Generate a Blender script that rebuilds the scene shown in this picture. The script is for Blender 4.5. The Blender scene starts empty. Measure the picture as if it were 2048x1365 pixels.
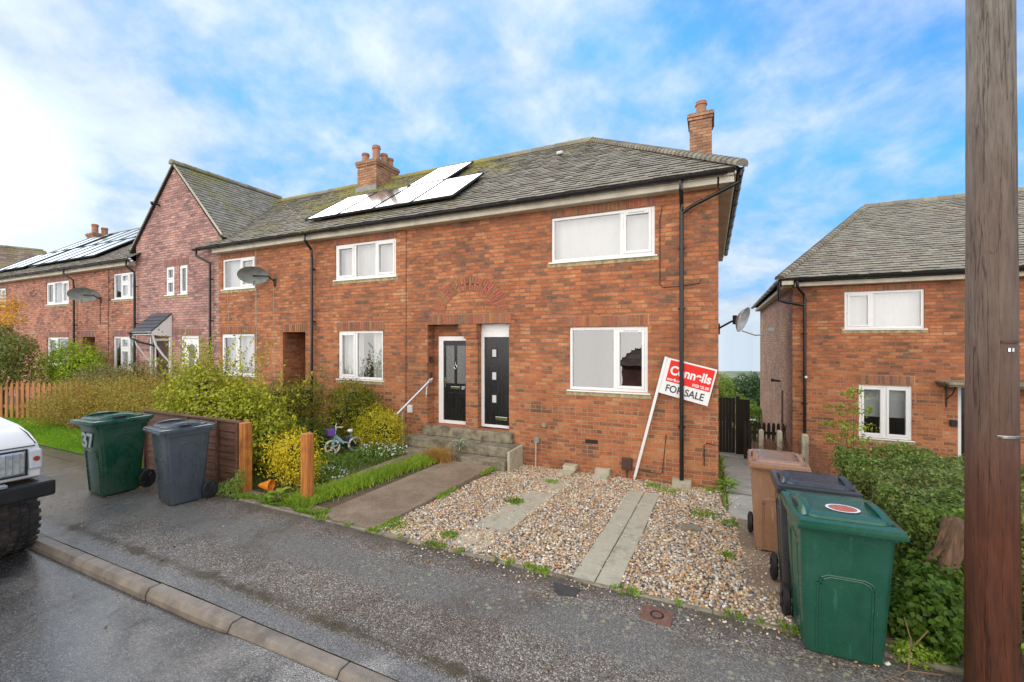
import bpy, math, random
import numpy as np
from mathutils import Vector, Matrix
R = math.radians
scene = bpy.context.scene
COL = scene.collection

# ---------------------------------------------------------------- camera
cam_d = bpy.data.cameras.new("camera"); cam = bpy.data.objects.new("camera", cam_d); COL.objects.link(cam)
cam.location = (-0.11, -7.75, 2.42)
cam.rotation_euler = (R(90), 0, R(24.73))
cam_d.sensor_width = 36; cam_d.lens = 15.19; cam_d.clip_start = 0.05; cam_d.clip_end = 6000
scene.camera = cam

# ---------------------------------------------------------------- view and light
scene.view_settings.view_transform = 'Standard'
scene.view_settings.look = 'None'
scene.view_settings.exposure = 1.05
scene.view_settings.gamma = 1
SUN_DIR = Vector((-0.60, 0.55, 0.58)).normalized()
sun_el = math.asin(SUN_DIR.z); sun_az = math.atan2(SUN_DIR.x, SUN_DIR.y)
sd = bpy.data.lights.new("sun", 'SUN'); sd.energy = 0.8; sd.angle = R(34); sd.color = (1, .955, .89)
so = bpy.data.objects.new("sun", sd); COL.objects.link(so)
so.rotation_euler = (-SUN_DIR).to_track_quat('-Z', 'Y').to_euler()

world = bpy.data.worlds.new("World"); scene.world = world; world.use_nodes = True
wt = world.node_tree; wt.nodes.clear()
def wn(t, **k):
    n = wt.nodes.new(t)
    for a, b in k.items(): setattr(n, a, b)
    return n
def wl(a, b): wt.links.new(a, b)
def wmath(op, a, b=None, c=None, clamp=False):
    n = wn('ShaderNodeMath', operation=op, use_clamp=clamp)
    for i, v in enumerate((a, b, c)):
        if v is None: continue
        if isinstance(v, (int, float)): n.inputs[i].default_value = v
        else: wl(v, n.inputs[i])
    return n.outputs[0]
tc = wn('ShaderNodeTexCoord'); sep = wn('ShaderNodeSeparateXYZ'); wl(tc.outputs['Generated'], sep.inputs[0])
zc = wmath('MAXIMUM', sep.outputs[2], 0.03)
cmb = wn('ShaderNodeCombineXYZ'); wl(sep.outputs[0], cmb.inputs[0]); wl(sep.outputs[1], cmb.inputs[1]); wl(zc, cmb.inputs[2])
sky = wn('ShaderNodeTexSky', sky_type='NISHITA', sun_disc=False, sun_elevation=sun_el, sun_rotation=sun_az, air_density=1.0, dust_density=0.4, ozone_density=3.0)
wl(cmb.outputs[0], sky.inputs[0])
leftb = wmath('MULTIPLY', wmath('SUBTRACT', -0.80, sep.outputs[0], clamp=True), 3.0)
# clouds live on a flat layer: project the direction on a plane overhead
den = wmath('ADD', zc, 0.42)
px = wmath('DIVIDE', sep.outputs[0], den); py = wmath('DIVIDE', sep.outputs[1], den)
cl = wn('ShaderNodeCombineXYZ'); wl(px, cl.inputs[0]); wl(py, cl.inputs[1])
def wnoise(scale, detail, rough, dist, off):
    mp = wn('ShaderNodeMapping'); mp.inputs['Location'].default_value = off; mp.inputs['Scale'].default_value = (1, 1.0, 1)
    mp.inputs['Rotation'].default_value = (0, 0, R(25))
    wl(cl.outputs[0], mp.inputs[0])
    n = wn('ShaderNodeTexNoise'); n.inputs['Scale'].default_value = scale; n.inputs['Detail'].default_value = detail
    n.inputs['Roughness'].default_value = rough; n.inputs['Distortion'].default_value = dist
    wl(mp.outputs[0], n.inputs[0]); return n.outputs[0]
n1 = wnoise(1.5, 5, 0.5, 0.1, (3.1, 1.7, 0)); n2 = wnoise(5.5, 9, 0.60, 0.15, (0.4, 5.2, 0))
cov = wmath('ADD', wmath('MULTIPLY', n1, 1.15), wmath('MULTIPLY', n2, 1.10))
# more cloud behind the camera, to the left and towards the horizon
back = wmath('MULTIPLY', wmath('SUBTRACT', 0.25, sep.outputs[1], clamp=True), 1.2)
left = wmath('MULTIPLY', wmath('SUBTRACT', -0.55, sep.outputs[0], clamp=True), 0.45)
hor = wmath('ADD', wmath('MULTIPLY', wmath('SUBTRACT', 0.30, sep.outputs[2], clamp=True), 0.8), wmath('MULTIPLY', wmath('SUBTRACT', 0.10, sep.outputs[2], clamp=True), 9.0))
cov = wmath('ADD', cov, wmath('MULTIPLY', wmath('SUBTRACT', -0.80, sep.outputs[0], clamp=True), 2.0))
cov = wmath('ADD', cov, wmath('ADD', back, wmath('ADD', left, hor)))
blue = wn('ShaderNodeMix', data_type='RGBA', blend_type='MULTIPLY'); blue.inputs[0].default_value = 1
wl(sky.outputs[0], blue.inputs[6]); blue.inputs[7].default_value = (0.42, 0.95, 1.45, 1)
cap = wn('ShaderNodeMix', data_type='RGBA', blend_type='DARKEN'); cap.inputs[0].default_value = 1
wl(blue.outputs[2], cap.inputs[6]); cap.inputs[7].default_value = (0.78, 2.85, 5.9, 1)
hsv = wn('ShaderNodeHueSaturation'); hsv.inputs['Saturation'].default_value = 1.0; hsv.inputs['Value'].default_value = 1.0
wl(cap.outputs[2], hsv.inputs['Color'])
# cloud radiance: brighter behind the camera and around the veiled sun
vm = wn('ShaderNodeVectorMath', operation='DOT_PRODUCT'); wl(tc.outputs['Generated'], vm.inputs[0]); vm.inputs[1].default_value = SUN_DIR
glow = wmath('POWER', wmath('MAXIMUM', vm.outputs['Value'], 0.0), 5.0)
backb = wmath('SUBTRACT', 0.0, sep.outputs[1], clamp=True)
cb = wmath('ADD', wmath('MULTIPLY', glow, 0.25), wmath('MULTIPLY', backb, 9.5))
vm2 = wn('ShaderNodeVectorMath', operation='DOT_PRODUCT'); wl(tc.outputs['Generated'], vm2.inputs[0]); vm2.inputs[1].default_value = Vector((-.945, .215, .255)).normalized()
bank = wmath('POWER', wmath('MAXIMUM', vm2.outputs['Value'], 0.0), 240.0)  # extra bright cloud spot added beyond the left edge for solar panels to mirror
cov = wmath('ADD', cov, wmath('MULTIPLY', bank, 0.6))
cb = wmath('ADD', cb, wmath('ADD', leftb, wmath('MULTIPLY', bank, 7.0))); cb = wmath('ADD', cb, wmath('ADD', 2.3, wmath('MULTIPLY', n2, 3.2)))
tint = wn('ShaderNodeMix', data_type='RGBA'); wl(wmath('MULTIPLY', backb, 1.5, clamp=True), tint.inputs[0]); tint.inputs[6].default_value = (0.84, 0.98, 1.12, 1); tint.inputs[7].default_value = (1.04, 0.985, 0.93, 1)
cc = wn('ShaderNodeMix', data_type='RGBA', blend_type='MULTIPLY'); cc.inputs[0].default_value = 1
wl(tint.outputs[2], cc.inputs[6]); wl(cb, cc.inputs[7])
mr = wn('ShaderNodeMapRange', interpolation_type='SMOOTHSTEP'); wl(cov, mr.inputs[0])
mr.inputs[1].default_value = 0.80; mr.inputs[2].default_value = 1.52
mx = wn('ShaderNodeMix', data_type='RGBA'); wl(mr.outputs[0], mx.inputs[0]); wl(hsv.outputs[0], mx.inputs[6]); wl(cc.outputs[2], mx.inputs[7])
bg = wn('ShaderNodeBackground'); bg.inputs[1].default_value = 0.1; wl(mx.outputs[2], bg.inputs[0])
wo = wn('ShaderNodeOutputWorld'); wl(bg.outputs[0], wo.inputs[0])

# ---------------------------------------------------------------- node helpers
class NT:
    def __init__(s, name):
        s.m = bpy.data.materials.new(name); s.m.use_nodes = True; s.t = s.m.node_tree
        s.b = s.t.nodes['Principled BSDF']; s.out = s.t.nodes['Material Output']
    def n(s, t, **k):
        n = s.t.nodes.new(t)
        for a, b in k.items(): setattr(n, a, b)
        return n
    def l(s, a, b): s.t.links.new(a, b)
    def put(s, v, sock):
        if isinstance(v, (int, float)): sock.default_value = v
        elif isinstance(v, tuple): sock.default_value = (v + (1,)) if len(v) == 3 and sock.type == 'RGBA' else v
        else: s.l(v, sock)
    def math(s, op, a, b=None, c=None, clamp=False):
        n = s.n('ShaderNodeMath', operation=op, use_clamp=clamp)
        for i, v in enumerate((a, b, c)):
            if v is not None: s.put(v, n.inputs[i])
        return n.outputs[0]
    def pos(s): return s.n('ShaderNodeNewGeometry').outputs['Position']
    def obj(s): return s.n('ShaderNodeTexCoord').outputs['Object']
    def noise(s, vec, scale, detail=3, rough=.55, dist=0, stretch=None):
        if stretch:
            mp = s.n('ShaderNodeMapping'); mp.inputs['Scale'].default_value = stretch; s.l(vec, mp.inputs[0]); vec = mp.outputs[0]
        n = s.n('ShaderNodeTexNoise'); n.inputs['Scale'].default_value = scale; n.inputs['Detail'].default_value = detail
        n.inputs['Roughness'].default_value = rough; n.inputs['Distortion'].default_value = dist
        s.l(vec, n.inputs['Vector']); return n.outputs[0]
    def voro(s, vec, scale, feature='F1', out='Distance'):
        n = s.n('ShaderNodeTexVoronoi', feature=feature); n.inputs['Scale'].default_value = scale; s.l(vec, n.inputs['Vector']); return n.outputs[out]
    def mixc(s, f, a, b, blend='MIX'):
        n = s.n('ShaderNodeMix', data_type='RGBA', blend_type=blend); s.put(f, n.inputs[0]); s.put(a, n.inputs[6]); s.put(b, n.inputs[7]); return n.outputs[2]
    def ramp(s, f, stops, interp='LINEAR'):
        n = s.n('ShaderNodeValToRGB'); n.color_ramp.interpolation = interp; e = n.color_ramp.elements
        while len(e) < len(stops): e.new(.5)
        for i, (p, c) in enumerate(stops):
            e[i].position = p; e[i].color = (c, c, c, 1) if isinstance(c, (int, float)) else tuple(c) + (1,)
        s.l(f, n.inputs[0]); return n.outputs[0]
    def rng(s, v, a, b, c=0., d=1., smooth=False):
        n = s.n('ShaderNodeMapRange', interpolation_type='SMOOTHSTEP' if smooth else 'LINEAR'); s.put(v, n.inputs[0])
        for i, q in enumerate((a, b, c, d)): n.inputs[i + 1].default_value = q
        return n.outputs[0]
    def bump(s, h, strength=.5, dist=.01, prev=None):
        n = s.n('ShaderNodeBump'); n.inputs['Strength'].default_value = strength; n.inputs['Distance'].default_value = dist
        s.l(h, n.inputs['Height'])
        if prev: s.l(prev, n.inputs['Normal'])
        return n.outputs[0]
    def fin(s, col=None, rough=None, nrm=None, **k):
        if col is not None: s.put(col, s.b.inputs['Base Color'])
        if rough is not None: s.put(rough, s.b.inputs['Roughness'])
        if nrm is not None: s.l(nrm, s.b.inputs['Normal'])
        for a, v in k.items(): s.put(v, s.b.inputs[a.replace('_', ' ')])
        return s.m

def simple(name, col, rough=.6, var=.15, scale=6, bump=0, bscale=60, metal=0, spec=.5, stretch=None, dirt=None):
    m = NT(name); v = m.obj()
    n = m.noise(v, scale, 4, .6, stretch=stretch)
    f = m.rng(n, .3, .7, 1 - var, 1 + var)
    c = m.mixc(1, tuple(col), f, 'MULTIPLY')
    if dirt: c = m.mixc(m.rng(m.noise(v, dirt[1], 6, .65), .5, .7, 0, dirt[2]), c, tuple(dirt[0]))
    nr = m.bump(m.noise(v, bscale, 3, stretch=stretch), bump, .01) if bump else None
    return m.fin(c, m.rng(n, .3, .7, max(0, rough - .08), rough + .08), nr, Metallic=metal, Specular_IOR_Level=spec)

def brick(name, stops, mortar, shift=0, dark=.5):
    m = NT(name); p = m.pos(); se = m.n('ShaderNodeSeparateXYZ'); m.l(p, se.inputs[0])
    u = m.math('ADD', se.outputs[0], se.outputs[1])
    cb = m.n('ShaderNodeCombineXYZ'); m.l(u, cb.inputs[0]); m.l(se.outputs[2], cb.inputs[1])
    wob = m.n('ShaderNodeTexNoise'); wob.inputs['Scale'].default_value = 9; m.l(cb.outputs[0], wob.inputs['Vector'])
    va = m.n('ShaderNodeVectorMath', operation='MULTIPLY_ADD'); m.l(wob.outputs['Color'], va.inputs[0]); va.inputs[1].default_value = (.05, .018, 0); m.l(cb.outputs[0], va.inputs[2])
    def bt(c1, c2, mo, ms=.008, smooth=.3):
        b = m.n('ShaderNodeTexBrick'); b.offset = .5; b.squash = .5 if shift else 1; b.squash_frequency = 5
        m.l(va.outputs[0], b.inputs['Vector']); m.put(c1, b.inputs['Color1']); m.put(c2, b.inputs['Color2']); m.put(mo, b.inputs['Mortar'])
        b.inputs['Scale'].default_value = 1; b.inputs['Brick Width'].default_value = .225; b.inputs['Row Height'].default_value = .075
        b.inputs['Mortar Size'].default_value = ms; b.inputs['Mortar Smooth'].default_value = smooth; return b
    b = bt((0., 0., 0.), (1., 1., 1.), (.5, .5, .5))
    r = b.outputs['Color']; fac = b.outputs['Fac']
    big = m.noise(cb.outputs[0], 1.3, 3, .6); med = m.noise(cb.outputs[0], 4.5, 6, .72, stretch=(1, 2.6, 1)); fine = m.noise(cb.outputs[0], 32, 6, .8, stretch=(1, 1.8, 1))
    v = m.math('ADD', m.math('MULTIPLY', r, .32), m.math('MULTIPLY', med, .72))
    v = m.math('ADD', v, m.math('MULTIPLY', m.math('SUBTRACT', big, .5), dark))
    v = m.math('ADD', v, m.math('MULTIPLY', m.math('SUBTRACT', fine, .5), 1.05))
    v = m.math('MULTIPLY_ADD', v, 1.30, -.155)
    c = m.ramp(v, [(p_, tuple(min(.8, x * 1.13) for x in q_)) for p_, q_ in stops])
    zl = m.rng(se.outputs[2], 1.0, 2.6)
    mo = m.mixc(zl, tuple(mortar), tuple(x * .30 for x in mortar))
    mo = m.mixc(m.rng(med, .35, .7), mo, tuple(x * .6 for x in mortar))
    c = m.mixc(m.math('MULTIPLY', fac, m.rng(se.outputs[2], 1.2, 3.0, .8, .75)), c, mo)
    c = m.mixc(m.rng(m.noise(p, .9, 7, .68), .42, .62, 0, .75), c, m.mixc(1, c, (.66, .64, .66), 'MULTIPLY'))
    c = m.mixc(m.rng(m.noise(p, 2.1, 6, .7), .54, .66, 0, .5), c, m.mixc(1, c, (1.12, 1.30, 1.40), 'MULTIPLY'))
    # lime bloom and mortar smears, damp darker foot of the wall
    sm = m.math('MULTIPLY', m.rng(m.noise(cb.outputs[0], 2.3, 8, .75), .60, .72), m.rng(fine, .4, .65))
    c = m.mixc(m.math('MULTIPLY', sm, .45), c, (.50, .38, .24))
    hgt = m.math('ADD', m.math('MULTIPLY', m.math('SUBTRACT', 1, fac), 1.0), m.math('MULTIPLY', fine, .55))
    hgt = m.math('ADD', hgt, m.math('MULTIPLY', r, .25))
    nr = m.bump(hgt, .9, .014)
    return m.fin(c, m.rng(fine, .2, .8, .62, .9), nr, Specular_IOR_Level=.35)

M = {}
M['brick'] = brick('orange_red_brick', [(.06, (.080, .060, .05)), (.22, (.15, .088, .058)), (.36, (.27, .110, .060)), (.48, (.40, .130, .058)), (.64, (.48, .160, .063)), (.80, (.50, .225, .10)), (.92, (.52, .33, .19)), (.99, (.62, .47, .33))], (.60, .44, .26), 1)
M['brick_far'] = brick('brown_red_brick', [(.16, (.05, .03, .03)), (.28, (.21, .11, .09)), (.42, (.38, .15, .10)), (.60, (.50, .20, .125)), (.80, (.54, .27, .18)), (.97, (.60, .40, .30))], (.46, .34, .24), 1)
M['brick_gable'] = brick('purple_sheen_brick', [(.14, (.07, .05, .055)), (.30, (.24, .15, .15)), (.48, (.42, .22, .19)), (.68, (.52, .28, .235)), (.86, (.57, .36, .31)), (.98, (.62, .46, .40))], (.44, .34, .29), 0, .3)  # purple tint puts the wet sheen of the gable into its brick colour
M['brick_side'] = brick('pale_brown_brick', [(.10, (.14, .09, .06)), (.30, (.26, .14, .085)), (.48, (.38, .19, .105)), (.68, (.46, .24, .135)), (.88, (.52, .31, .19)), (.98, (.57, .40, .28))], (.45, .34, .24), 0, .3)
def soldier(name, c1, c2, mo):
    m = NT(name); a = m.n('ShaderNodeAttribute'); a.attribute_name = 'Col'; v = m.pos()
    f = m.noise(v, 30, 5, .7); c = m.mixc(1, a.outputs['Color'], m.rng(f, .3, .7, .7, 1.25), 'MULTIPLY')
    return m.fin(c, .8, m.bump(f, .5, .008))
M['voussoir'] = soldier('cut_brick', 0, 0, 0)
M['mortar'] = simple('lime_mortar', (.46, .33, .21), .9, .25, 20, .4, 80)

def tilemat():
    m = NT('weathered_roof_tile'); a = m.n('ShaderNodeAttribute'); a.attribute_name = 'Col'; p = m.pos()
    se = m.n('ShaderNodeSeparateXYZ'); m.l(p, se.inputs[0])
    f = m.noise(p, 22, 5, .7); c = m.mixc(1, a.outputs['Color'], m.rng(f, .3, .7, .8, 1.2), 'MULTIPLY')
    lich = m.rng(m.noise(p, 34, 4, .75), .60, .68); c = m.mixc(m.math('MULTIPLY', lich, .5), c, (.44, .43, .36))
    big = m.noise(p, .85, 4, .6); sm = m.noise(p, 13, 5, .75)
    k = m.math('ADD', big, m.math('MULTIPLY', sm, .9)); k = m.math('ADD', k, m.rng(se.outputs[2], 5.6, 7.8, -.10, .13))
    xk = m.rng(m.math('ABSOLUTE', m.math('ADD', se.outputs[0], 9.0)), 1.5, 5.5, .10, -.10); k = m.math('ADD', k, xk)
    moss = m.rng(k, .97, 1.13, 0, 1)
    c = m.mixc(m.math('MULTIPLY', moss, .85), c, m.mixc(sm, (.15, .16, .03), (.42, .36, .10)))
    return m.fin(c, .85, m.bump(m.math('ADD', f, moss), .6, .012), Specular_IOR_Level=.3)
M['tile'] = tilemat()
M['tile_under'] = simple('roof_felt', (.03, .03, .03), .95)
M['upvc'] = simple('white_plastic_frame', (.84, .85, .85), .3, .03, 3)
M['cream'] = simple('cream_painted_board', (.62, .58, .47), .55, .12, 5, .15, 20, dirt=((.30, .29, .2), 3, .5))
M['black'] = simple('black_rainwater_plastic', (.014, .014, .016), .28, .2, 5)
M['black_door'] = simple('black_grained_door', (.011, .012, .014), .26, .2, 5, .10, 18, stretch=(6, 1, .6))
M['steel'] = simple('galvanised_steel', (.55, .57, .6), .42, .12, 20, metal=.8)
M['chrome'] = simple('chrome', (.8, .8, .8), .15, .03, 5, metal=1)
M['concrete_step'] = simple('stained_concrete_step', (.27, .235, .165), .85, .4, 9, .6, 70, dirt=((.045, .045, .03), 4, .9))
M['concrete'] = simple('pale_concrete', (.54, .49, .37), .85, .22, 5, .5, 90, dirt=((.17, .17, .10), 5, .7))
M['kerb'] = simple('brown_kerb_concrete', (.25, .205, .162), .55, .25, 8, .5, 120, dirt=((.09, .075, .06), 3, .8))
M['terracotta'] = simple('terracotta_pot', (.42, .20, .12), .8, .2, 8, .2, 40, dirt=((.2, .15, .1), 4, .6))
M['sill_mortar'] = simple('mossy_sill_mortar', (.42, .35, .19), .9, .4, 14, .4, 60, dirt=((.15, .13, .07), 9, .9))
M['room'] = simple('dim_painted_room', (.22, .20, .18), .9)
M['net'] = simple('white_net_curtain', (.60, .61, .62), .9, .05, 3)
M['curtain'] = simple('pale_curtain_cloth', (.70, .71, .68), .9, .12, 3, stretch=(12, 12, .4))
M['blind'] = simple('grey_blind', (.60, .62, .64), .8, .04, 3)
M['picket'] = simple('orange_stained_timber', (.42, .18, .065), .7, .3, 12, .4, 30, stretch=(1, 1, .15))
M['post_wood'] = simple('orange_brown_post_timber', (.52, .19, .045), .55, .45, 9, .4, 26, stretch=(3, 3, .22), dirt=((.16, .055, .02), 3, .8))
M['panel_wood'] = simple('dark_brown_lap_timber', (.165, .078, .048), .65, .35, 9, .5, 25, stretch=(.25, 1, 3), dirt=((.07, .035, .025), 3, .6))
M['old_wood'] = simple('grey_brown_rotten_wood', (.22, .125, .072), .85, .5, 10, .9, 20, stretch=(4, 4, .35), dirt=((.06, .035, .02), 6, .8))
M['dark_wood'] = simple('near_black_timber', (.030, .023, .019), .7, .3, 10, .3, 20)
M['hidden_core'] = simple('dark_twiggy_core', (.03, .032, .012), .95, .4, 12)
M['twig'] = simple('twig_bark', (.22, .135, .075), .9, .3, 10)
M['slate'] = simple('slate_canopy_tile', (.075, .08, .10), .38, .3, 7, .3, 20)
M['dish'] = simple('grey_dish_paint', (.24, .26, .25), .5, .25, 8)
M['dish_pale'] = simple('pale_dish_paint', (.52, .54, .56), .5, .25, 10, dirt=((.2, .2, .2), 6, .6))
M['rubber'] = simple('black_rubber', (.014, .014, .014), .6, .2, 8, .2, 60)
M['tyre_dirty'] = simple('muddy_tyre_rubber', (.035, .031, .028), .75, .5, 9, .4, 40, dirt=((.16, .12, .085), 5, .7))
M['white_paint'] = simple('white_car_paint', (.80, .79, .75), .16, .03, 3)
M['tar'] = simple('old_tar', (.055, .052, .05), .7, .3, 20, .4, 80)
M['panel_frame'] = simple('dark_panel_frame', (.02, .02, .022), .8)
M['trim_black'] = simple('black_bumper_plastic', (.012, .012, .012), .45, .2, 8, .15, 60)
M['lens'] = simple('clear_lamp_lens', (.62, .66, .67), .07, .35, 14, metal=.55)
M['amber'] = simple('indicator_bulb', (.34, .06, .02), .2)
M['red'] = simple('red_sign_vinyl', (.78, .022, .012), .35, .04, 3)
M['sign_white'] = simple('white_sign_board', (.82, .83, .83), .4, .03, 3)
M['ink'] = simple('black_ink', (.012, .012, .014), .5)
M['white_ink'] = simple('white_ink', (.85, .85, .85), .5, .02)
M['number_white'] = simple('pale_house_number_sticker', (.60, .68, .72), .4, .1, 20)
M['purple'] = simple('purple_plastic', (.20, .085, .50), .4)
M['sky_plastic'] = simple('pale_blue_bicycle_paint', (.36, .60, .74), .3, .08)
M['white_plastic'] = simple('white_plastic', (.82, .80, .80), .35, .05)
M['orange_plastic'] = simple('orange_plastic', (.85, .27, .025), .45, .1)
M['sticker'] = simple('faded_red_sticker', (.50, .13, .08), .5, .3, 30)
M['bark'] = simple('tree_bark', (.10, .07, .045), .9, .3, 8, .6, 20)
M['meter'] = simple('brown_meter_box', (.085, .04, .03), .5, .2)
M['grey_box'] = simple('white_socket_box', (.72, .73, .74), .5, .05)
M['iron'] = simple('rusty_iron_cover', (.20, .10, .07), .6, .3, 20, .5, 60)
def wheelie(name, col, weather=.0, wcol=(.3, .35, .33)):
    m = NT(name); v = m.obj(); n = m.noise(v, 3, 6, .65); f = m.noise(v, 260, 2)
    c = m.mixc(m.rng(n, .42, .68, 0, weather), tuple(col), tuple(wcol))
    c = m.mixc(m.rng(m.noise(v, 28, 5, .7, stretch=(1, 1, .12)), .60, .66, 0, .35), c, tuple(min(1, x * 2.2 + .03) for x in col))
    c = m.mixc(m.rng(m.noise(v, 9, 6, .7, stretch=(1, 1, .25)), .5, .72, 0, .45), c, tuple(x * .45 for x in col))
    return m.fin(c, m.rng(n, .3, .7, .16, .42), m.bump(f, .10, .003), Specular_IOR_Level=.6)
M['bin_green'] = wheelie('green_bin_plastic', (.006, .070, .036), .16)
M['bin_green_pale'] = wheelie('faded_green_bin_plastic', (.010, .085, .052), .22, (.05, .16, .12))
M['bin_grey'] = wheelie('slate_grey_bin_plastic', (.060, .078, .098), .35, (.12, .14, .155))
M['bin_dark'] = wheelie('charcoal_bin_plastic', (.034, .035, .039), .2, (.09, .1, .12))
M['bin_brown'] = wheelie('brown_bin_plastic', (.33, .175, .10), .25, (.44, .27, .18))

def glassmat(name, base, tint=(.93, .95, .95), rough=.0):
    m = NT(name); t = m.t; t.nodes.remove(m.b)
    tr = m.n('ShaderNodeBsdfTransparent'); tr.inputs[0].default_value = tint + (1,)
    gl = m.n('ShaderNodeBsdfGlossy'); gl.inputs['Roughness'].default_value = rough; gl.inputs[0].default_value = (.97, .98, 1, 1)
    lw = m.n('ShaderNodeLayerWeight'); lw.inputs[0].default_value = .35
    v = m.obj(); nn = m.bump(m.noise(v, 1.6, 2), .035, .05); m.l(nn, gl.inputs['Normal'])
    f = m.math('ADD', m.math('MULTIPLY', lw.outputs['Fresnel'], .5), base, clamp=True)
    mx_ = m.n('ShaderNodeMixShader'); m.l(f, mx_.inputs[0]); m.l(tr.outputs[0], mx_.inputs[1]); m.l(gl.outputs[0], mx_.inputs[2]); m.l(mx_.outputs[0], m.out.inputs[0])
    return m.m
M['glass'] = glassmat('window_glass', .19)
M['glass_obscure'] = simple('obscured_door_glass', (.16, .17, .17), .15, .4, 30, .4, 60)
def solar():
    m = NT('solar_panel_glass'); v = m.obj()
    return m.fin((.010, .012, .022), .16, None, IOR=1.7, Coat_Weight=1.0, Coat_Roughness=.10)
M['solar'] = solar()

def asphalt(name, wet, base=(.085, .082, .078)):
    m = NT(name); p = m.pos()
    vc = m.n('ShaderNodeTexVoronoi'); vc.inputs['Scale'].default_value = 105 if not wet else 95; m.l(p, vc.inputs['Vector'])
    sp = m.n('ShaderNodeSeparateColor'); m.l(vc.outputs['Color'], sp.inputs[0]); chip = sp.outputs[0]
    c = m.ramp(chip, [(0, tuple(x * .35 for x in base)), (.45, base), (.72, tuple(x * 1.5 for x in base)), (.90, tuple(x * 2.2 for x in base)), (.97, tuple(x * 3.6 for x in base))])
    big = m.noise(p, .55, 5, .6); md = m.noise(p, 3.2, 6, .7)
    c = m.mixc(m.rng(md, .45, .7, 0, .5), c, m.mixc(1, c, (.95, .76, .62), 'MULTIPLY'))
    c = m.mixc(m.rng(big, .4, .65, 0, .5), c, m.mixc(1, c, (.55, .55, .57), 'MULTIPLY'))
    h = m.math('SUBTRACT', 1, vc.outputs['Distance']); h2 = m.math('ADD', h, m.math('MULTIPLY', m.noise(p, 14, 5, .7), 1.6))
    se = m.n('ShaderNodeSeparateXYZ'); m.l(p, se.inputs[0])
    if wet:
        w = m.rng(m.math('ADD', m.noise(p, 1.4, 5, .6), m.rng(se.outputs[0], -7, -1.0, .16, -.10)), .42, .60, 0, 1)
        c = m.mixc(m.math('MULTIPLY', w, .5), c, m.mixc(1, c, (.5, .5, .52), 'MULTIPLY'))
        ro = m.math('SUBTRACT', .58, m.math('MULTIPLY', w, .44))
        return m.fin(c, ro, m.bump(h2, .5, .010), Specular_IOR_Level=.6, Coat_Weight=m.math('MULTIPLY', w, .85), Coat_Roughness=.12, Coat_Normal=m.bump(h2, .13, .008))
    sm = m.rng(m.math('ADD', m.math('ABSOLUTE', m.math('ADD', se.outputs[1], 4.35)), m.math('MULTIPLY', m.noise(p, .8, 4, .6), .5)), .42, .60, 1, 0)
    c = m.mixc(m.math('MULTIPLY', sm, .7), c, m.mixc(chip, (.12, .118, .112), (.225, .218, .20)))
    c = m.mixc(m.rng(m.noise(p, 1.7, 6, .7), .50, .62, 0, .55), c, m.mixc(1, c, (.62, .52, .44), 'MULTIPLY'))
    c = m.mixc(m.rng(se.outputs[1], -5.26, -5.22, .8, 0), c, m.mixc(chip, (.12, .12, .12), (.24, .238, .23)))
    # verge: moss and silt line beside the kerb, pale lichen rounds
    line = m.math('ADD', m.math('ABSOLUTE', m.math('ADD', se.outputs[1], 5.16)), m.math('MULTIPLY', m.noise(p, 3.4, 7, .8), .52))
    lm = m.rng(line, .255, .33, 1, 0)
    c = m.mixc(m.math('MULTIPLY', lm, .9), c, m.mixc(md, (.030, .024, .016), (.085, .065, .028)))
    edge = m.rng(m.math('ADD', m.math('ADD', se.outputs[1], 3.72), m.math('MULTIPLY', m.noise(p, 3, 5, .7), .5)), -.02, .22)
    c = m.mixc(m.math('MULTIPLY', edge, .75), c, (.085, .066, .045))
    vl = m.n('ShaderNodeTexVoronoi'); vl.inputs['Scale'].default_value = 14; m.l(p, vl.inputs['Vector'])
    dd = m.math('ADD', vl.outputs['Distance'], m.math('MULTIPLY', m.noise(p, 45, 3, .7), .38))
    sc = m.n('ShaderNodeSeparateColor'); m.l(vl.outputs['Color'], sc.inputs[0])
    dd = m.math('ADD', dd, m.math('MULTIPLY', sc.outputs[0], .16))
    on = m.rng(m.math('ADD', m.noise(p, .9, 3, .5), m.rng(m.math('ABSOLUTE', m.math('ADD', se.outputs[1], 4.2)), 0, .8, .14, -.12)), .52, .60)
    on = m.math('MULTIPLY', on, m.rng(se.outputs[0], -5.5, -2.5, .15, 1))
    li = m.math('MULTIPLY', m.rng(dd, .46, .52, 1, 0), on)
    c = m.mixc(m.math('MULTIPLY', li, .85), c, m.mixc(sc.outputs[1], (.33, .34, .29), (.36, .33, .17)))
    w = m.rng(m.math('ADD', m.noise(p, 1.1, 4, .55), m.rng(se.outputs[0], -9, -3.5, .20, -.08)), .46, .66, 0, 1)
    ro = m.math('SUBTRACT', .62, m.math('MULTIPLY', w, .36))
    w2 = m.math('MULTIPLY', m.rng(m.math('ADD', m.noise(p, 2.0, 5, .6), m.rng(se.outputs[0], -9, -4, .20, -.06)), .50, .62, 0, .8), 1.0)
    return m.fin(c, ro, m.bump(h2, .6, .012), Specular_IOR_Level=.45, Coat_Weight=w2, Coat_Roughness=.15, Coat_Normal=m.bump(h2, .16, .008))
M['pavement'] = asphalt('worn_pavement_asphalt', False, (.165, .147, .126))
M['road'] = asphalt('wet_road_asphalt', True, (.078, .074, .069))

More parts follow.
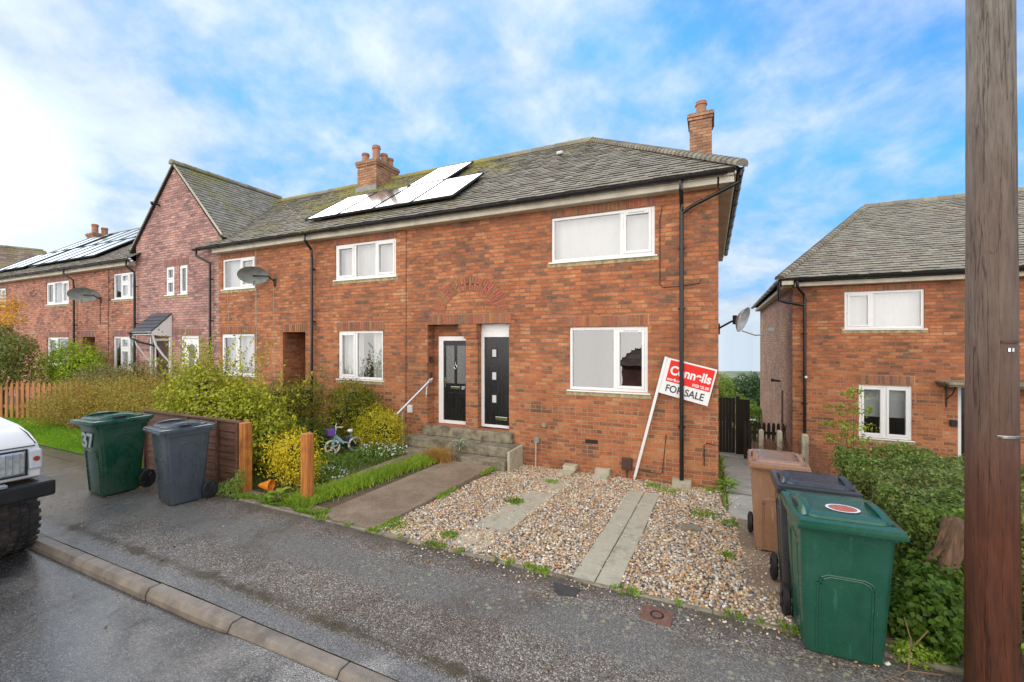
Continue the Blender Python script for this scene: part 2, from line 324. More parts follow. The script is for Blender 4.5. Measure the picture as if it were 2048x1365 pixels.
def earth(name, c1, c2, c3, s=6, b=.7):
    m = NT(name); p = m.pos(); n = m.noise(p, s, 8, .7); k = m.noise(p, 70, 3, .7)
    c = m.mixc(m.rng(n, .4, .62), tuple(c1), tuple(c2)); c = m.mixc(m.rng(k, .58, .66), c, tuple(c3))
    return m.fin(c, .9, m.bump(m.math('ADD', n, m.math('MULTIPLY', k, .5)), b, .02))
M['soil'] = earth('garden_soil', (.10, .07, .04), (.17, .115, .07), (.25, .2, .14))
M['lawn'] = earth('lawn_turf', (.10, .20, .015), (.16, .30, .02), (.2, .34, .03), 3, .4)
M['field'] = earth('hillside_grass', (.10, .15, .06), (.16, .18, .08), (.16, .2, .1), .02, 0)
M['path'] = earth('brown_gritty_path_concrete', (.22, .155, .10), (.33, .25, .17), (.55, .47, .36), 3, .5)
M['side_path'] = earth('worn_side_path_concrete', (.42, .39, .33), (.56, .53, .46), (.22, .20, .13), 2.2, .4)
M['bed'] = earth('gravel_bed_grit', (.17, .13, .09), (.26, .21, .155), (.4, .34, .26), 9, .6)
def hillmat():
    m = NT('distant_downland'); p = m.pos(); n = m.noise(p, .012, 5, .6); c = m.mixc(m.rng(n, .4, .6), (.13, .17, .085), (.27, .25, .15))
    ch = m.rng(m.noise(p, .02, 4, .6, stretch=(.35, 1, 2.0)), .56, .62); c = m.mixc(m.math('MULTIPLY', ch, .8), c, (.60, .58, .52))
    return m.fin(c, .95)
M['hill'] = hillmat()
def attrmat(name, rough=.6, trans=.0, spec=.4, nscale=0, bump=0):
    m = NT(name); a = m.n('ShaderNodeAttribute'); a.attribute_name = 'Col'; c = a.outputs['Color']
    nr = None
    if nscale:
        f = m.noise(m.pos(), nscale, 4, .7); c = m.mixc(1, c, m.rng(f, .3, .7, .7, 1.3), 'MULTIPLY')
        if bump: nr = m.bump(f, bump, .004)
    m.fin(c, rough, nr, Specular_IOR_Level=spec)
    if trans:
        tl = m.n('ShaderNodeBsdfTranslucent'); m.l(c, tl.inputs[0]); ms = m.n('ShaderNodeMixShader'); ms.inputs[0].default_value = trans
        m.l(m.b.outputs[0], ms.inputs[1]); m.l(tl.outputs[0], ms.inputs[2]); m.l(ms.outputs[0], m.out.inputs[0])
    return m.m
M['leaf'] = attrmat('leaf', .5, .32, .35)
M['pebble'] = attrmat('flint_pebble', .55, 0, .4, 90, .3)
def polemat():
    m = NT('creosoted_pole_wood'); v = m.obj(); p = m.pos(); se = m.n('ShaderNodeSeparateXYZ'); m.l(p, se.inputs[0])
    gr = m.noise(v, 9, 6, .7, .4, stretch=(3.2, 3.2, .35)); fine = m.noise(v, 40, 5, .7, .2, stretch=(5, 5, .16)); bl = m.noise(v, 2.2, 5, .65, stretch=(1.5, 1.5, .6))
    low = m.mixc(m.rng(gr, .35, .65), (.070, .024, .013), (.145, .045, .020)); hi = m.mixc(m.rng(gr, .35, .65), (.145, .10, .078), (.215, .16, .128))
    t = m.rng(m.math('ADD', se.outputs[2], m.math('MULTIPLY', bl, 1.1)), 1.7, 3.4, smooth=True)
    top = m.mixc(m.rng(gr, .35, .65), (.14, .115, .095), (.30, .27, .235)); t2 = m.rng(m.math('ADD', se.outputs[2], bl), 3.6, 5.0)
    c = m.mixc(t, low, hi); c = m.mixc(t2, c, top)
    c = m.mixc(m.rng(fine, .54, .66, 0, .4), c, m.mixc(1, c, (.32, .28, .25), 'MULTIPLY'))
    vo = m.n('ShaderNodeTexVoronoi'); vo.inputs['Scale'].default_value = 2.3
    mp = m.n('ShaderNodeMapping'); mp.inputs['Scale'].default_value = (1.6, 1.6, 1.1); m.l(v, mp.inputs[0]); m.l(mp.outputs[0], vo.inputs['Vector'])
    kn = m.rng(m.math('ADD', vo.outputs['Distance'], m.math('MULTIPLY', fine, .1)), .10, .16, 1, 0); c = m.mixc(m.math('MULTIPLY', kn, .7), c, (.03, .014, .008))
    cr = m.rng(m.math('ABSOLUTE', m.math('SUBTRACT', m.noise(v, 3.2, 5, .6, .1, stretch=(3, 3, .10)), .5)), .002, .007, 1, 0)
    c = m.mixc(m.math('MULTIPLY', cr, .5), c, (.02, .012, .009))
    h = m.math('SUBTRACT', m.math('ADD', gr, fine), m.math('MULTIPLY', cr, 1.5))
    return m.fin(c, m.rng(t, 0, 1, .42, .75), m.bump(h, .7, .012), Specular_IOR_Level=.4)
M['pole'] = polemat()

# ---------------------------------------------------------------- object helpers
def tag(o, label=None, cat=None, group=None, kind=None):
    if label: o['label'] = label
    if cat: o['category'] = cat
    if group: o['group'] = group
    if kind: o['kind'] = kind
    return o
def empty(name, loc=(0, 0, 0), rz=0, label=None, cat=None, group=None, rot=None):
    o = bpy.data.objects.new(name, None); o.empty_display_size = .2; COL.objects.link(o); o.location = loc
    o.rotation_euler = rot if rot else (0, 0, rz)
    return tag(o, label, cat, group)
def link(name, me, mat, parent=None, loc=None):
    o = bpy.data.objects.new(name, me); COL.objects.link(o)
    for m_ in (mat if isinstance(mat, (list, tuple)) else [mat]): me.materials.append(M[m_])
    if parent is not None: o.parent = parent
    if loc is not None: o.location = loc
    return o
class MB:
    """collects shapes; off = world position of the parent when shapes are given in world coordinates"""
    def __init__(s, off=(0, 0, 0)): s.v = []; s.f = []; s.c = []; s.mi = []; s.off = Vector(off); s.col = (1, 1, 1); s.m = 0
    def add(s, vs, fs):
        b = len(s.v); s.v += [tuple(Vector(p) - s.off) for p in vs]; s.c += [s.col] * len(vs)
        s.f += [tuple(i + b for i in f) for f in fs]; s.mi += [s.m] * len(fs); return s
    def box(s, x0, x1, y0, y1, z0, z1, mat=None):
        vs = [(x, y, z) for z in (z0, z1) for y in (y0, y1) for x in (x0, x1)]
        if mat: vs = [mat @ Vector(p) for p in vs]
        return s.add(vs, [(0, 2, 3, 1), (4, 5, 7, 6), (0, 1, 5, 4), (2, 6, 7, 3), (0, 4, 6, 2), (1, 3, 7, 5)])
    def prism(s, pts, axis, a, b):
        n = len(pts)
        def P(p, q): return {'x': (q, p[0], p[1]), 'y': (p[0], q, p[1]), 'z': (p[0], p[1], q)}[axis]
        return s.add([P(p, a) for p in pts] + [P(p, b) for p in pts], [tuple(range(n))[::-1], tuple(range(n, 2 * n))] + [(i, (i + 1) % n, n + (i + 1) % n, n + i) for i in range(n)])
    def tube(s, pts, r, n=8, caps=True):
        pts = [Vector(p) for p in pts]; rs = r if isinstance(r, (list, tuple)) else [r] * len(pts); rings = []
        for i, p in enumerate(pts):
            d = (pts[min(i + 1, len(pts) - 1)] - pts[max(i - 1, 0)]).normalized()
            a = Vector((0, 0, 1)) if abs(d.z) < .95 else Vector((1, 0, 0)); u = d.cross(a).normalized(); w = d.cross(u)
            rings.append([p + (u * math.cos(2 * math.pi * k / n) + w * math.sin(2 * math.pi * k / n)) * rs[i] for k in range(n)])
        return s.loft(rings, caps)
    def loft(s, rings, caps=True, closed=True):
        n = len(rings[0]); vs = [p for r_ in rings for p in r_]; fs = []
        for i in range(len(rings) - 1):
            for k in range(n if closed else n - 1): fs.append((i * n + k, i * n + (k + 1) % n, (i + 1) * n + (k + 1) % n, (i + 1) * n + k))
        if caps: fs += [tuple(range(n))[::-1], tuple(range((len(rings) - 1) * n, len(rings) * n))]
        return s.add(vs, fs)
    def disc(s, c, axis, r, t, n=24, r2=None):
        c = Vector(c); a = Vector(axis).normalized(); return s.tube([c - a * t / 2, c + a * t / 2], [r, r2 or r], n)
    def build(s, name, mat, parent=None, bevel=0, smooth=False, seg=2, kind=None):
        me = bpy.data.meshes.new(name); me.from_pydata(s.v, [], s.f); me.update()
        a = me.color_attributes.new('Col', 'FLOAT_COLOR', 'POINT'); a.data.foreach_set('color', np.array([c + (1,) for c in s.c], dtype=np.float32).ravel())
        o = link(name, me, mat, parent)
        if any(s.mi): me.polygons.foreach_set('material_index', s.mi)
        if smooth:
            me.polygons.foreach_set('use_smooth', [True] * len(me.polygons))
            try: me.set_sharp_from_angle(angle=R(40))
            except Exception: pass
        if bevel:
            b = o.modifiers.new('bevel', 'BEVEL'); b.width = bevel; b.segments = seg; b.limit_method = 'ANGLE'; b.angle_limit = R(40)
        if kind: o['kind'] = kind
        return o
def npmesh(name, V, F, C, mat, parent=None, kind=None):
    me = bpy.data.meshes.new(name); V = np.asarray(V, np.float32); F = np.asarray(F, np.int32); k = F.shape[1]
    me.vertices.add(len(V)); me.vertices.foreach_set('co', V.ravel())
    me.loops.add(F.size); me.loops.foreach_set('vertex_index', F.ravel())
    me.polygons.add(len(F)); me.polygons.foreach_set('loop_start', np.arange(0, F.size, k, dtype=np.int32)); me.polygons.foreach_set('loop_total', np.full(len(F), k, np.int32))
    me.update(calc_edges=True)
    if C is not None:
        a = me.color_attributes.new('Col', 'FLOAT_COLOR', 'POINT'); a.data.foreach_set('color', np.c_[C, np.ones(len(C))].astype(np.float32).ravel())
    o = link(name, me, mat, parent)
    if kind: o['kind'] = kind
    return o
def text(name, s, size, x, y, mat, parent, M4, bold=0.0, sx=1.0, ext=.0012):
    cu = bpy.data.curves.new('lettering_curve', 'FONT'); cu.body = s; cu.size = size; cu.offset = bold; cu.extrude = ext
    o = bpy.data.objects.new('lettering_tmp', cu); COL.objects.link(o); bpy.context.view_layer.update()
    me = bpy.data.meshes.new_from_object(o.evaluated_get(bpy.context.evaluated_depsgraph_get())); bpy.data.objects.remove(o)
    me.materials.clear()
    me.transform(M4 @ Matrix.Translation((x, y, 0)) @ Matrix.Diagonal((sx, 1, 1, 1)))
    return link(name, me, mat, parent)

# ---------------------------------------------------------------- the ground
def lerp(a, b, t): t = max(0, min(1, t)); return a + (b - a) * t
def H(x, y):
    if y < -9: return .02 - .135 * max(0, -y - 10)
    if y < -5.5: return .02
    if y < -3.72: return .10
    base = .115 if x < -3.6 else lerp(.09, .0, (y + 3.7) / 3.7)
    if y > 0: base = lerp(0, -1.15, y / 7.5) if x > -.5 else base
    if x > 1.25 and y > -3.6: base = min(base, lerp(.08, -1.0, (x - 1.25) / 1.2 + (y + 3.6) * .0))
    if y > 8: base = lerp(-1.15 if x > -.5 else .1, -6, (y - 8) / 35)
    if y > 43: base = lerp(-6, -118, (y - 43) / 700)
    return base
def grid_sheet(name, xs, ys, fn, mat, kind='structure', dz=0):
    nx, ny = len(xs), len(ys); V = [(x, y, fn(x, y) + dz) for y in ys for x in xs]
    F = [(j * nx + i, j * nx + i + 1, (j + 1) * nx + i + 1, (j + 1) * nx + i) for j in range(ny - 1) for i in range(nx - 1)]
    o = npmesh(name, V, F, None, mat); o['kind'] = kind; return o
xs = [-1500, -400, -150, -80] + list(np.arange(-60, -8, 2.)) + list(np.arange(-8, 8, .4)) + list(np.arange(8, 40, 2.)) + [60, 150, 400, 1500]
ys = [-400, -100, -40, -22, -16, -12, -10, -9.01, -9.0, -7, -5.51, -5.5, -3.73, -3.72] + list(np.arange(-3.6, 0, .3)) + [0, .5, 1, 2, 3, 4, 5, 6, 7, 8, 9, 12, 16, 20, 30, 43, 60, 100, 200, 400, 743, 1000]
grid_sheet('ground', xs, ys, H, 'soil', dz=-.012)
def roadz(x, y): return .035 + lerp(0, .055, (x + 3.9) / .5)
grid_sheet('road', list(np.arange(-70, 40, .5)), [-10.2, -8, -6.5, -5.8, -5.56], roadz, 'road')
def pavz(x, y): return .118 + .006 * math.sin(x * 1.3 + y) + .004 * math.sin(x * 3.1 - y * 4)
grid_sheet('pavement', list(np.arange(-70, 12, .4)), [-5.41, -5.1, -4.8, -4.5, -4.2, -3.9, -3.74], pavz, 'pavement')
# left forecourt behind the pavement (asphalt reaches the fence)
grid_sheet('forecourt', list(np.arange(-30, -6.1, .5)), [-3.76, -3.6, -3.45], lambda x, y: .118, 'pavement', dz=.002)
# hill
hx = list(np.arange(-900, 1400, 60.)); hy = list(np.arange(560, 1300, 40.))
def hillz(x, y): return -118 + 48 * math.exp(-((y - 1050) / 260) ** 2) * (1 + .10 * math.sin(x * .006 + 1) + .04 * math.sin(x * .017))
grid_sheet('hill', hx, hy, hillz, 'hill')
# kerb: separate stones in one strip
rnd = random.Random(5)
k = MB()
for i in range(-32, 22):
    x0 = -2.46 + i * 1.19; z = .128 + rnd.uniform(-.004, .004); dy = rnd.uniform(-.006, .006)
    y0, y1 = -5.540 + dy, -5.425 + dy; xa, xb = x0 + .006, x0 + 1.184
    k.add([(xa, y0 - .012, -.1), (xb, y0 - .012, -.1), (xb, y1, -.1), (xa, y1, -.1), (xa, y0 - .012, z - .05), (xb, y0 - .012, z - .05), (xb, y0 + .02, z), (xa, y0 + .02, z), (xb, y1, z), (xa, y1, z)],
          [(0, 1, 5, 4), (4, 5, 6, 7), (7, 6, 8, 9), (1, 2, 8, 6, 5), (0, 4, 7, 9, 3), (3, 9, 8, 2)])
tag(k.build('kerb', 'kerb', bevel=.008), kind='structure')
e = MB()
x = -6.3
while x < 4:
    L = rnd.uniform(.85, .95); e.box(x + .004, x + L - .004, -3.745, -3.70, 0, .137 + rnd.uniform(-.004, .004)); x += L
tag(e.build('path_edging', 'concrete_step', bevel=.006), kind='structure')

# gravel bed with inset paving strips
def bedz(x, y): return lerp(.108, .0, (y + 3.7) / 3.7) + .008 * math.sin(x * 5 + y * 3) * math.sin(y * 4)
grid_sheet('gravel_bed', list(np.arange(-3.85, .62, .1)), list(np.arange(-3.70, .001, .1)), bedz, 'bed')
def strip_slabs(name, rows, z):
    b = MB(); r_ = random.Random(3)
    for (x0, x1, y0, y1, dx) in rows:
        zz = bedz((x0 + x1) / 2, (y0 + y1) / 2) + z + r_.uniform(-.003, .003); t = r_.uniform(-.004, .004)
        zc_ = [bedz(0, y0) + z + t, bedz(0, y1) + z - t]
        b.add([(x0, y0, zc_[0] - .05), (x1, y0, zc_[0] - .05), (x1 + dx, y1, zc_[1] - .05), (x0 + dx, y1, zc_[1] - .05), (x0, y0, zc_[0]), (x1, y0, zc_[0]), (x1 + dx, y1, zc_[1]), (x0 + dx, y1, zc_[1])],
              [(0, 3, 2, 1), (4, 5, 6, 7), (0, 1, 5, 4), (1, 2, 6, 5), (2, 3, 7, 6), (3, 0, 4, 7)])
    return tag(b.build(name, 'concrete', bevel=.006), kind='structure')
rows = []
y = -3.69
while y < -.75:
    L = .60; rows.append((-1.345 + (y + 3.69) * .02, -1.125 + (y + 3.69) * .02, y, y + L - .012, .01)); rows.append((-1.113 + (y + 3.69) * .02, -.895 + (y + 3.69) * .02, y + .01, y + L - .002, .01)); y += L
strip_slabs('concrete_strip', rows, .022)
rows = []
y = -3.6
while y < -.9:
    rows.append((-2.86 + (y + 3.6) * .04, -2.38 + (y + 3.6) * .04, y, y + .58, .02)); y += .6
strip_slabs('concrete_track', rows, .016)
# side path slabs beside the house wall
b = MB()
y = -1.2
for i in range(11):
    z0, z1 = H(.5, y + .01), H(.5, y + .79); b.add([(.12, y, z0 - .06), (.92, y, z0 - .06), (.92, y + .78, z1 - .06), (.12, y + .78, z1 - .06), (.12, y, z0 + .02), (.92, y, z0 + .02), (.92, y + .78, z1 + .02), (.12, y + .78, z1 + .02)],
          [(0, 3, 2, 1), (4, 5, 6, 7), (0, 1, 5, 4), (1, 2, 6, 5), (2, 3, 7, 6), (3, 0, 4, 7)]); y += .8
tag(b.build('side_path', 'side_path', bevel=.01), kind='structure')
grid_sheet('side_path_apron', list(np.arange(.2, 1.3, .2)), list(np.arange(-3.7, -1.15, .2)), lambda x, y: lerp(.12, .055, (y + 3.7) / 2.6), 'path', dz=.004)
# concrete garden path
p = MB(); PZ = .128
p.prism([(-4.86, -3.66), (-3.86, -3.66), (-3.74, -.70), (-4.74, -.70)], 'z', .0, PZ)
tag(p.build('garden_path', 'path', bevel=.012), kind='structure')
p = MB(); p.prism([(-5.72, -3.60), (-5.56, -3.60), (-5.52, -.45), (-5.74, -.45)], 'z', 0, .124); p.prism([(-6.6, -3.66), (-4.95, -3.66), (-4.9, -3.42), (-6.55, -3.38)], 'z', 0, .121)
p.prism([(-5.56, -3.3), (-5.2, -3.35), (-5.15, -.45), (-5.5, -.45)], 'z', 0, .1225)
tag(p.build('narrow_path', 'path'), kind='structure')
grid_sheet('lawn', list(np.arange(-26, -9.2, .6)), list(np.arange(-3.44, -1.1, .2)), lambda x, y: .125, 'lawn', dz=.004)

# pebbles
rng = np.random.default_rng(11)
def ico():
    t = (1 + 5 ** .5) / 2
    v = np.array([(-1, t, 0), (1, t, 0), (-1, -t, 0), (1, -t, 0), (0, -1, t), (0, 1, t), (0, -1, -t), (0, 1, -t), (t, 0, -1), (t, 0, 1), (-t, 0, -1), (-t, 0, 1)], float)
    f = np.array([(0, 11, 5), (0, 5, 1), (0, 1, 7), (0, 7, 10), (0, 10, 11), (1, 5, 9), (5, 11, 4), (11, 10, 2), (10, 7, 6), (7, 1, 8), (3, 9, 4), (3, 4, 2), (3, 2, 6), (3, 6, 8), (3, 8, 9), (4, 9, 5), (2, 4, 11), (6, 2, 10), (8, 6, 7), (9, 8, 1)])
    return v / np.linalg.norm(v[0]), f
IV, IF = ico()
pal = np.array([(.42, .33, .22), (.38, .24, .12), (.46, .22, .08), (.17, .16, .155), (.27, .25, .24), (.56, .52, .46), (.30, .20, .12), (.09, .09, .10), (.50, .40, .28), (.62, .60, .56)])
pw = np.array([.20, .13, .06, .08, .14, .16, .07, .04, .10, .03]); pw /= pw.sum()
def pebbles(n, keep, size=(.009, .0165), seed=1, zoff=0.0):
    r_ = np.random.default_rng(seed); X = []; 
    P = keep(r_, n); n = len(P); s = r_.uniform(*size, n) * (1 + .5 * (r_.random(n) > .93))
    sc = np.stack([s * r_.uniform(.9, 1.45, n), s * r_.uniform(.8, 1.1, n), s * r_.uniform(.5, .8, n)], 1)
    a = r_.uniform(0, 6.28, n); tl = r_.normal(0, .35, n)
    V = IV[None] * sc[:, None] * (1 + r_.normal(0, .09, (n, 12, 1)))
    z = V[..., 2] * np.cos(tl)[:, None] + V[..., 0] * np.sin(tl)[:, None]; x = V[..., 0] * np.cos(tl)[:, None] - V[..., 2] * np.sin(tl)[:, None]; y = V[..., 1]
    W = np.stack([x * np.cos(a)[:, None] - y * np.sin(a)[:, None], x * np.sin(a)[:, None] + y * np.cos(a)[:, None], z], 2) + P[:, None] + np.array([0, 0, zoff])
    c = np.minimum(pal[r_.choice(len(pal), n, p=pw)] * np.array([1.52, 1.46, 1.38]) * r_.uniform(.72, 1.15, (n, 1)), .85); C = np.repeat(c, 12, 0)
    F = (IF[None] + (np.arange(n) * 12)[:, None, None]).reshape(-1, 3)
    return W.reshape(-1, 3), F, C
def bedpts(r_, n):
    x = r_.uniform(-3.83, .55, n); y = r_.uniform(-3.69, -.01, n)
    k = 1 - (3.7 + y) / 3.7
    keep = np.ones(n, bool)
    keep &= ~((x < -3.70 - .13 * k))                              # the path
    sx = -1.345 + (y + 3.69) * .02
    keep &= ~((x > sx - .005) & (x < sx + .455) & (y < -.75) & (r_.random(n) > .03))
    tx = -2.86 + (y + 3.6) * .04; wob = .06 * np.sin(y * 7) + .05 * np.sin(y * 17 + 1)
    gap = (np.sin(y * 3.1 + 2.2) > -.72)
    keep &= ~((x > tx + .03 + wob) & (x < tx + .44 + wob * .6) & (y < -.8) & (y > -3.45) & gap & (r_.random(n) > .05))
    keep &= ~((x > .12 + .1 * np.sin(y * 3) + .28 * np.clip((-1.3 - y) / 1.0, 0, 1)) & (r_.random(n) > .04))
    x, y = x[keep], y[keep]
    z = .108 * (1 - (y + 3.7) / 3.7) + .008 * np.sin(x * 5 + y * 3) * np.sin(y * 4) + r_.uniform(.002, .018, len(x))
    return np.stack([x, y, z], 1)
V, F, C = pebbles(46000, bedpts)
o = npmesh('gravel', V, F, C, 'pebble', kind='stuff'); tag(o, 'loose tan and grey flint gravel covering the parking bed', 'gravel')
def strays(r_, n):
    x = r_.uniform(-3.4, 1.1, n); y = -3.72 - np.abs(r_.normal(0, .12, n)); return np.stack([x, y, np.full(n, .125)], 1)
V, F, C = pebbles(260, strays, (.006, .012), 4)
V2, F2, C2 = pebbles(900, lambda r_, n: np.stack([r_.uniform(.15, 1.2, n), r_.uniform(-3.7, -2.2, n), r_.uniform(.10, .112, n)], 1), (.005, .010), 6)
o = npmesh('stray_gravel', np.r_[V, V2], np.r_[F, F2 + len(V)], np.r_[C, C2], 'pebble', kind='stuff'); tag(o, 'small stray stones spilled beyond the gravel edge', 'gravel')

# ---------------------------------------------------------------- foliage
def leaves(P, Nrm, size, C, r_, aspect=.55, up=.35, fold=True):
    n = len(P); d = Nrm + r_.normal(0, .75, (n, 3)); d[:, 2] += up; d /= np.linalg.norm(d, axis=1)[:, None]
    a = np.cross(d, r_.normal(0, 1, (n, 3))); a /= np.linalg.norm(a, axis=1)[:, None] + 1e-9; b_ = np.cross(d, a)
    s = (size * r_.uniform(.6, 1.35, n))[:, None]
    V = np.stack([P - a * s * .5, P + b_ * s * aspect * .5 + a * s * .05 + d * s * .1, P + a * s * .55 - d * s * .12, P - b_ * s * aspect * .5 + a * s * .05 + d * s * .1], 1)
    F = np.arange(n * 4).reshape(n, 4); return V.reshape(-1, 3), F, np.repeat(C, 4, 0)
def blobpts(blobs, n, r_, shell=.55, lump=.16):
    w = np.array([b[3] * b[4] * b[5] for b in blobs]) ** .7; w /= w.sum(); idx = r_.choice(len(blobs), n, p=w); B = np.array(blobs)[idx]
    d = r_.normal(0, 1, (n, 3)); d /= np.linalg.norm(d, axis=1)[:, None]
    rad = shell + (1 - shell) * r_.random(n) ** .55
    q = d * 3.1 + B[:, :3]; l = 1 + lump * (np.sin(q[:, 0] * 3.1 + q[:, 2] * 2.3) + np.sin(q[:, 1] * 4.3 + 1.3 + q[:, 0]) + np.sin(q[:, 2] * 5.1 + .7)) / 1.6
    l += (r_.random(n) > .93) * r_.uniform(0, .18, n)
    return B[:, :3] + d * B[:, 3:6] * (rad * l)[:, None], d
def cols(P, pal_, r_, jit=.18, fr=2.2):
    pal_ = np.array(pal_); k = (np.sin(P[:, 0] * fr + 1.1) + np.sin(P[:, 1] * fr * 1.3 + .4) + np.sin(P[:, 2] * fr * 1.7)) / 6 + .5
    t = np.clip(k + r_.normal(0, .22, len(P)), 0, .999) * (len(pal_) - 1); i = t.astype(int); f = (t - i)[:, None]
    return (pal_[i] * (1 - f) + pal_[np.minimum(i + 1, len(pal_) - 1)] * f) * r_.uniform(1 - jit, 1 + jit, (len(P), 1)) * np.array([1.30, 1.28, 1.15])
def bush(name, label, cat, blobs, n, size, pal_, seed, parent_loc, group=None, stems=4, shell=.55, lump=.16, aspect=.55, up=.35, zmin=None, extra=None, core=True, stem_r=.02, box=None):
    r_ = np.random.default_rng(seed); loc = np.array(parent_loc, float); root = empty(name, parent_loc, 0, label, cat, group)
    if box:
        x0, x1, y0, y1, z0, z1 = box; a_ = r_.random((n, 3)); P = np.empty((n, 3)); face = r_.choice(5, n, p=[.26, .12, .22, .12, .28])
        L = np.array([x0, y0, z0]); S = np.array([x1 - x0, y1 - y0, z1 - z0]); P = L + a_ * S; dep = r_.random(n) ** 2 * .16; D = np.zeros((n, 3))
        for f_, (ax, sgn) in enumerate(((0, -1), (0, 1), (1, -1), (1, 1), (2, 1))):
            k_ = face == f_; P[k_, ax] = (L[ax] + dep[k_]) if sgn < 0 else (L[ax] + S[ax] - dep[k_]); D[k_, ax] = sgn
        P += .055 * np.sin(P[:, [1, 2, 0]] * 6.1 + 1) + .045 * np.sin(P[:, [2, 0, 1]] * 11 + 2) + .02 * np.sin(P[:, [1, 2, 0]] * 27) + r_.normal(0, .018, P.shape); cx, cy, cz = (L + S / 2); rc = .10
        P += D * ((r_.random(n) > .985) * r_.uniform(0, .15, n))[:, None]
    else: P, D = blobpts(blobs, n, r_, shell, lump)
    if zmin is not None: k_ = P[:, 2] > zmin; P, D = P[k_], D[k_]
    if extra is not None: P2, D2 = extra(r_); P = np.r_[P, P2]; D = np.r_[D, D2]
    V, F, C = leaves(P, D, np.full(len(P), size), cols(P, pal_, r_), r_, aspect, up)
    npmesh('foliage', V - loc, F, C, 'leaf', root)
    s = MB(parent_loc); q = random.Random(seed)
    for i in range(stems):
        b_ = q.choice(blobs); tx, ty, tz = [b_[j] + q.uniform(-.5, .5) * b_[j + 3] for j in range(3)]
        x0_, y0_ = loc[0] + q.uniform(-.1, .1), loc[1] + q.uniform(-.1, .1)
        if len(blobs) > 4: x0_, y0_ = b_[0] + q.uniform(-.1, .1), b_[1] + q.uniform(-.1, .1)
        s.tube([(x0_, y0_, loc[2] - .05), ((x0_ + tx) / 2 + q.uniform(-.05, .05), (y0_ + ty) / 2, (loc[2] + tz) / 2), (tx, ty, tz)], [stem_r, stem_r * .7, stem_r * .3], 5)
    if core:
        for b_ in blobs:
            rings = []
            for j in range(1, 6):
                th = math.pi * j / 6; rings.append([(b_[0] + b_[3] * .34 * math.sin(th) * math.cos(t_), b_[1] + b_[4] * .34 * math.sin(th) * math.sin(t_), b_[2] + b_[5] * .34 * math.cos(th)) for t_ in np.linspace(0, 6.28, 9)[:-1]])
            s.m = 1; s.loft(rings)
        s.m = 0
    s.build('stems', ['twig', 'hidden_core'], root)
    return root
YG = [(.13, .20, .012), (.25, .33, .02), (.40, .44, .03), (.16, .24, .02), (.48, .45, .05), (.10, .16, .015)]
GR = [(.045, .085, .012), (.09, .15, .02), (.15, .22, .03), (.06, .11, .02)]
def sprays(base, n, h, r_len=20, lean=.25, dens=26):
    def f(r_):
        Ps, Ds = [], []
        for i in range(n):
            b0 = np.array(base[i % len(base)], float) + np.r_[r_.normal(0, .12, 2), 0]; d = np.array([r_.normal(0, lean), r_.normal(0, lean), 1]); d /= np.linalg.norm(d); hh = h * r_.uniform(.6, 1.1)
            t = np.linspace(0, 1, dens) * hh; bend = np.outer((t / hh) ** 2, [d[0] * .4, d[1] * .4, -.05])
            P = b0 + np.outer(t, d) + bend; a = np.arange(dens) * 2.4; side = np.stack([np.cos(a), np.sin(a), .25 + 0 * a], 1)
            Ps.append(P + side * .045 * (1.2 - t / hh)[:, None]); Ds.append(side)
        return np.concatenate(Ps), np.concatenate(Ds)
    return f

# ---------------------------------------------------------------- walls
def wall_mesh(mb, x0, x1, z0, z1, holes, y=0.0, dep=.11):
    xs_ = sorted({x0, x1, *[h[0] for h in holes], *[h[1] for h in holes]}); zs_ = sorted({z0, z1, *[h[2] for h in holes], *[h[3] for h in holes]})
    xs_ = [q for q in xs_ if x0 <= q <= x1]; zs_ = [q for q in zs_ if z0 <= q <= z1]
    for i in range(len(xs_) - 1):
        for j in range(len(zs_) - 1):
            cx, cz = (xs_[i] + xs_[i + 1]) / 2, (zs_[j] + zs_[j + 1]) / 2
            if any(h[0] < cx < h[1] and h[2] < cz < h[3] for h in holes): continue
            mb.add([(xs_[i], y, zs_[j]), (xs_[i + 1], y, zs_[j]), (xs_[i + 1], y, zs_[j + 1]), (xs_[i], y, zs_[j + 1])], [(0, 1, 2, 3)])
    for h in holes:
        a, b_, c, d = h[:4]; e_ = y + (h[4] if len(h) > 4 else dep)
        mb.add([(a, y, c), (b_, y, c), (b_, y, d), (a, y, d), (a, e_, c), (b_, e_, c), (b_, e_, d), (a, e_, d)], [(0, 4, 5, 1), (1, 5, 6, 2), (2, 6, 7, 3), (3, 7, 4, 0)])
def bars(mb, x0, x1, z0, z1, w, y0, y1):
    mb.box(x0, x0 + w, y0, y1, z0, z1); mb.box(x1 - w, x1, y0, y1, z0, z1); mb.box(x0 + w, x1 - w, y0, y1, z0, z0 + w); mb.box(x0 + w, x1 - w, y0, y1, z1 - w, z1)
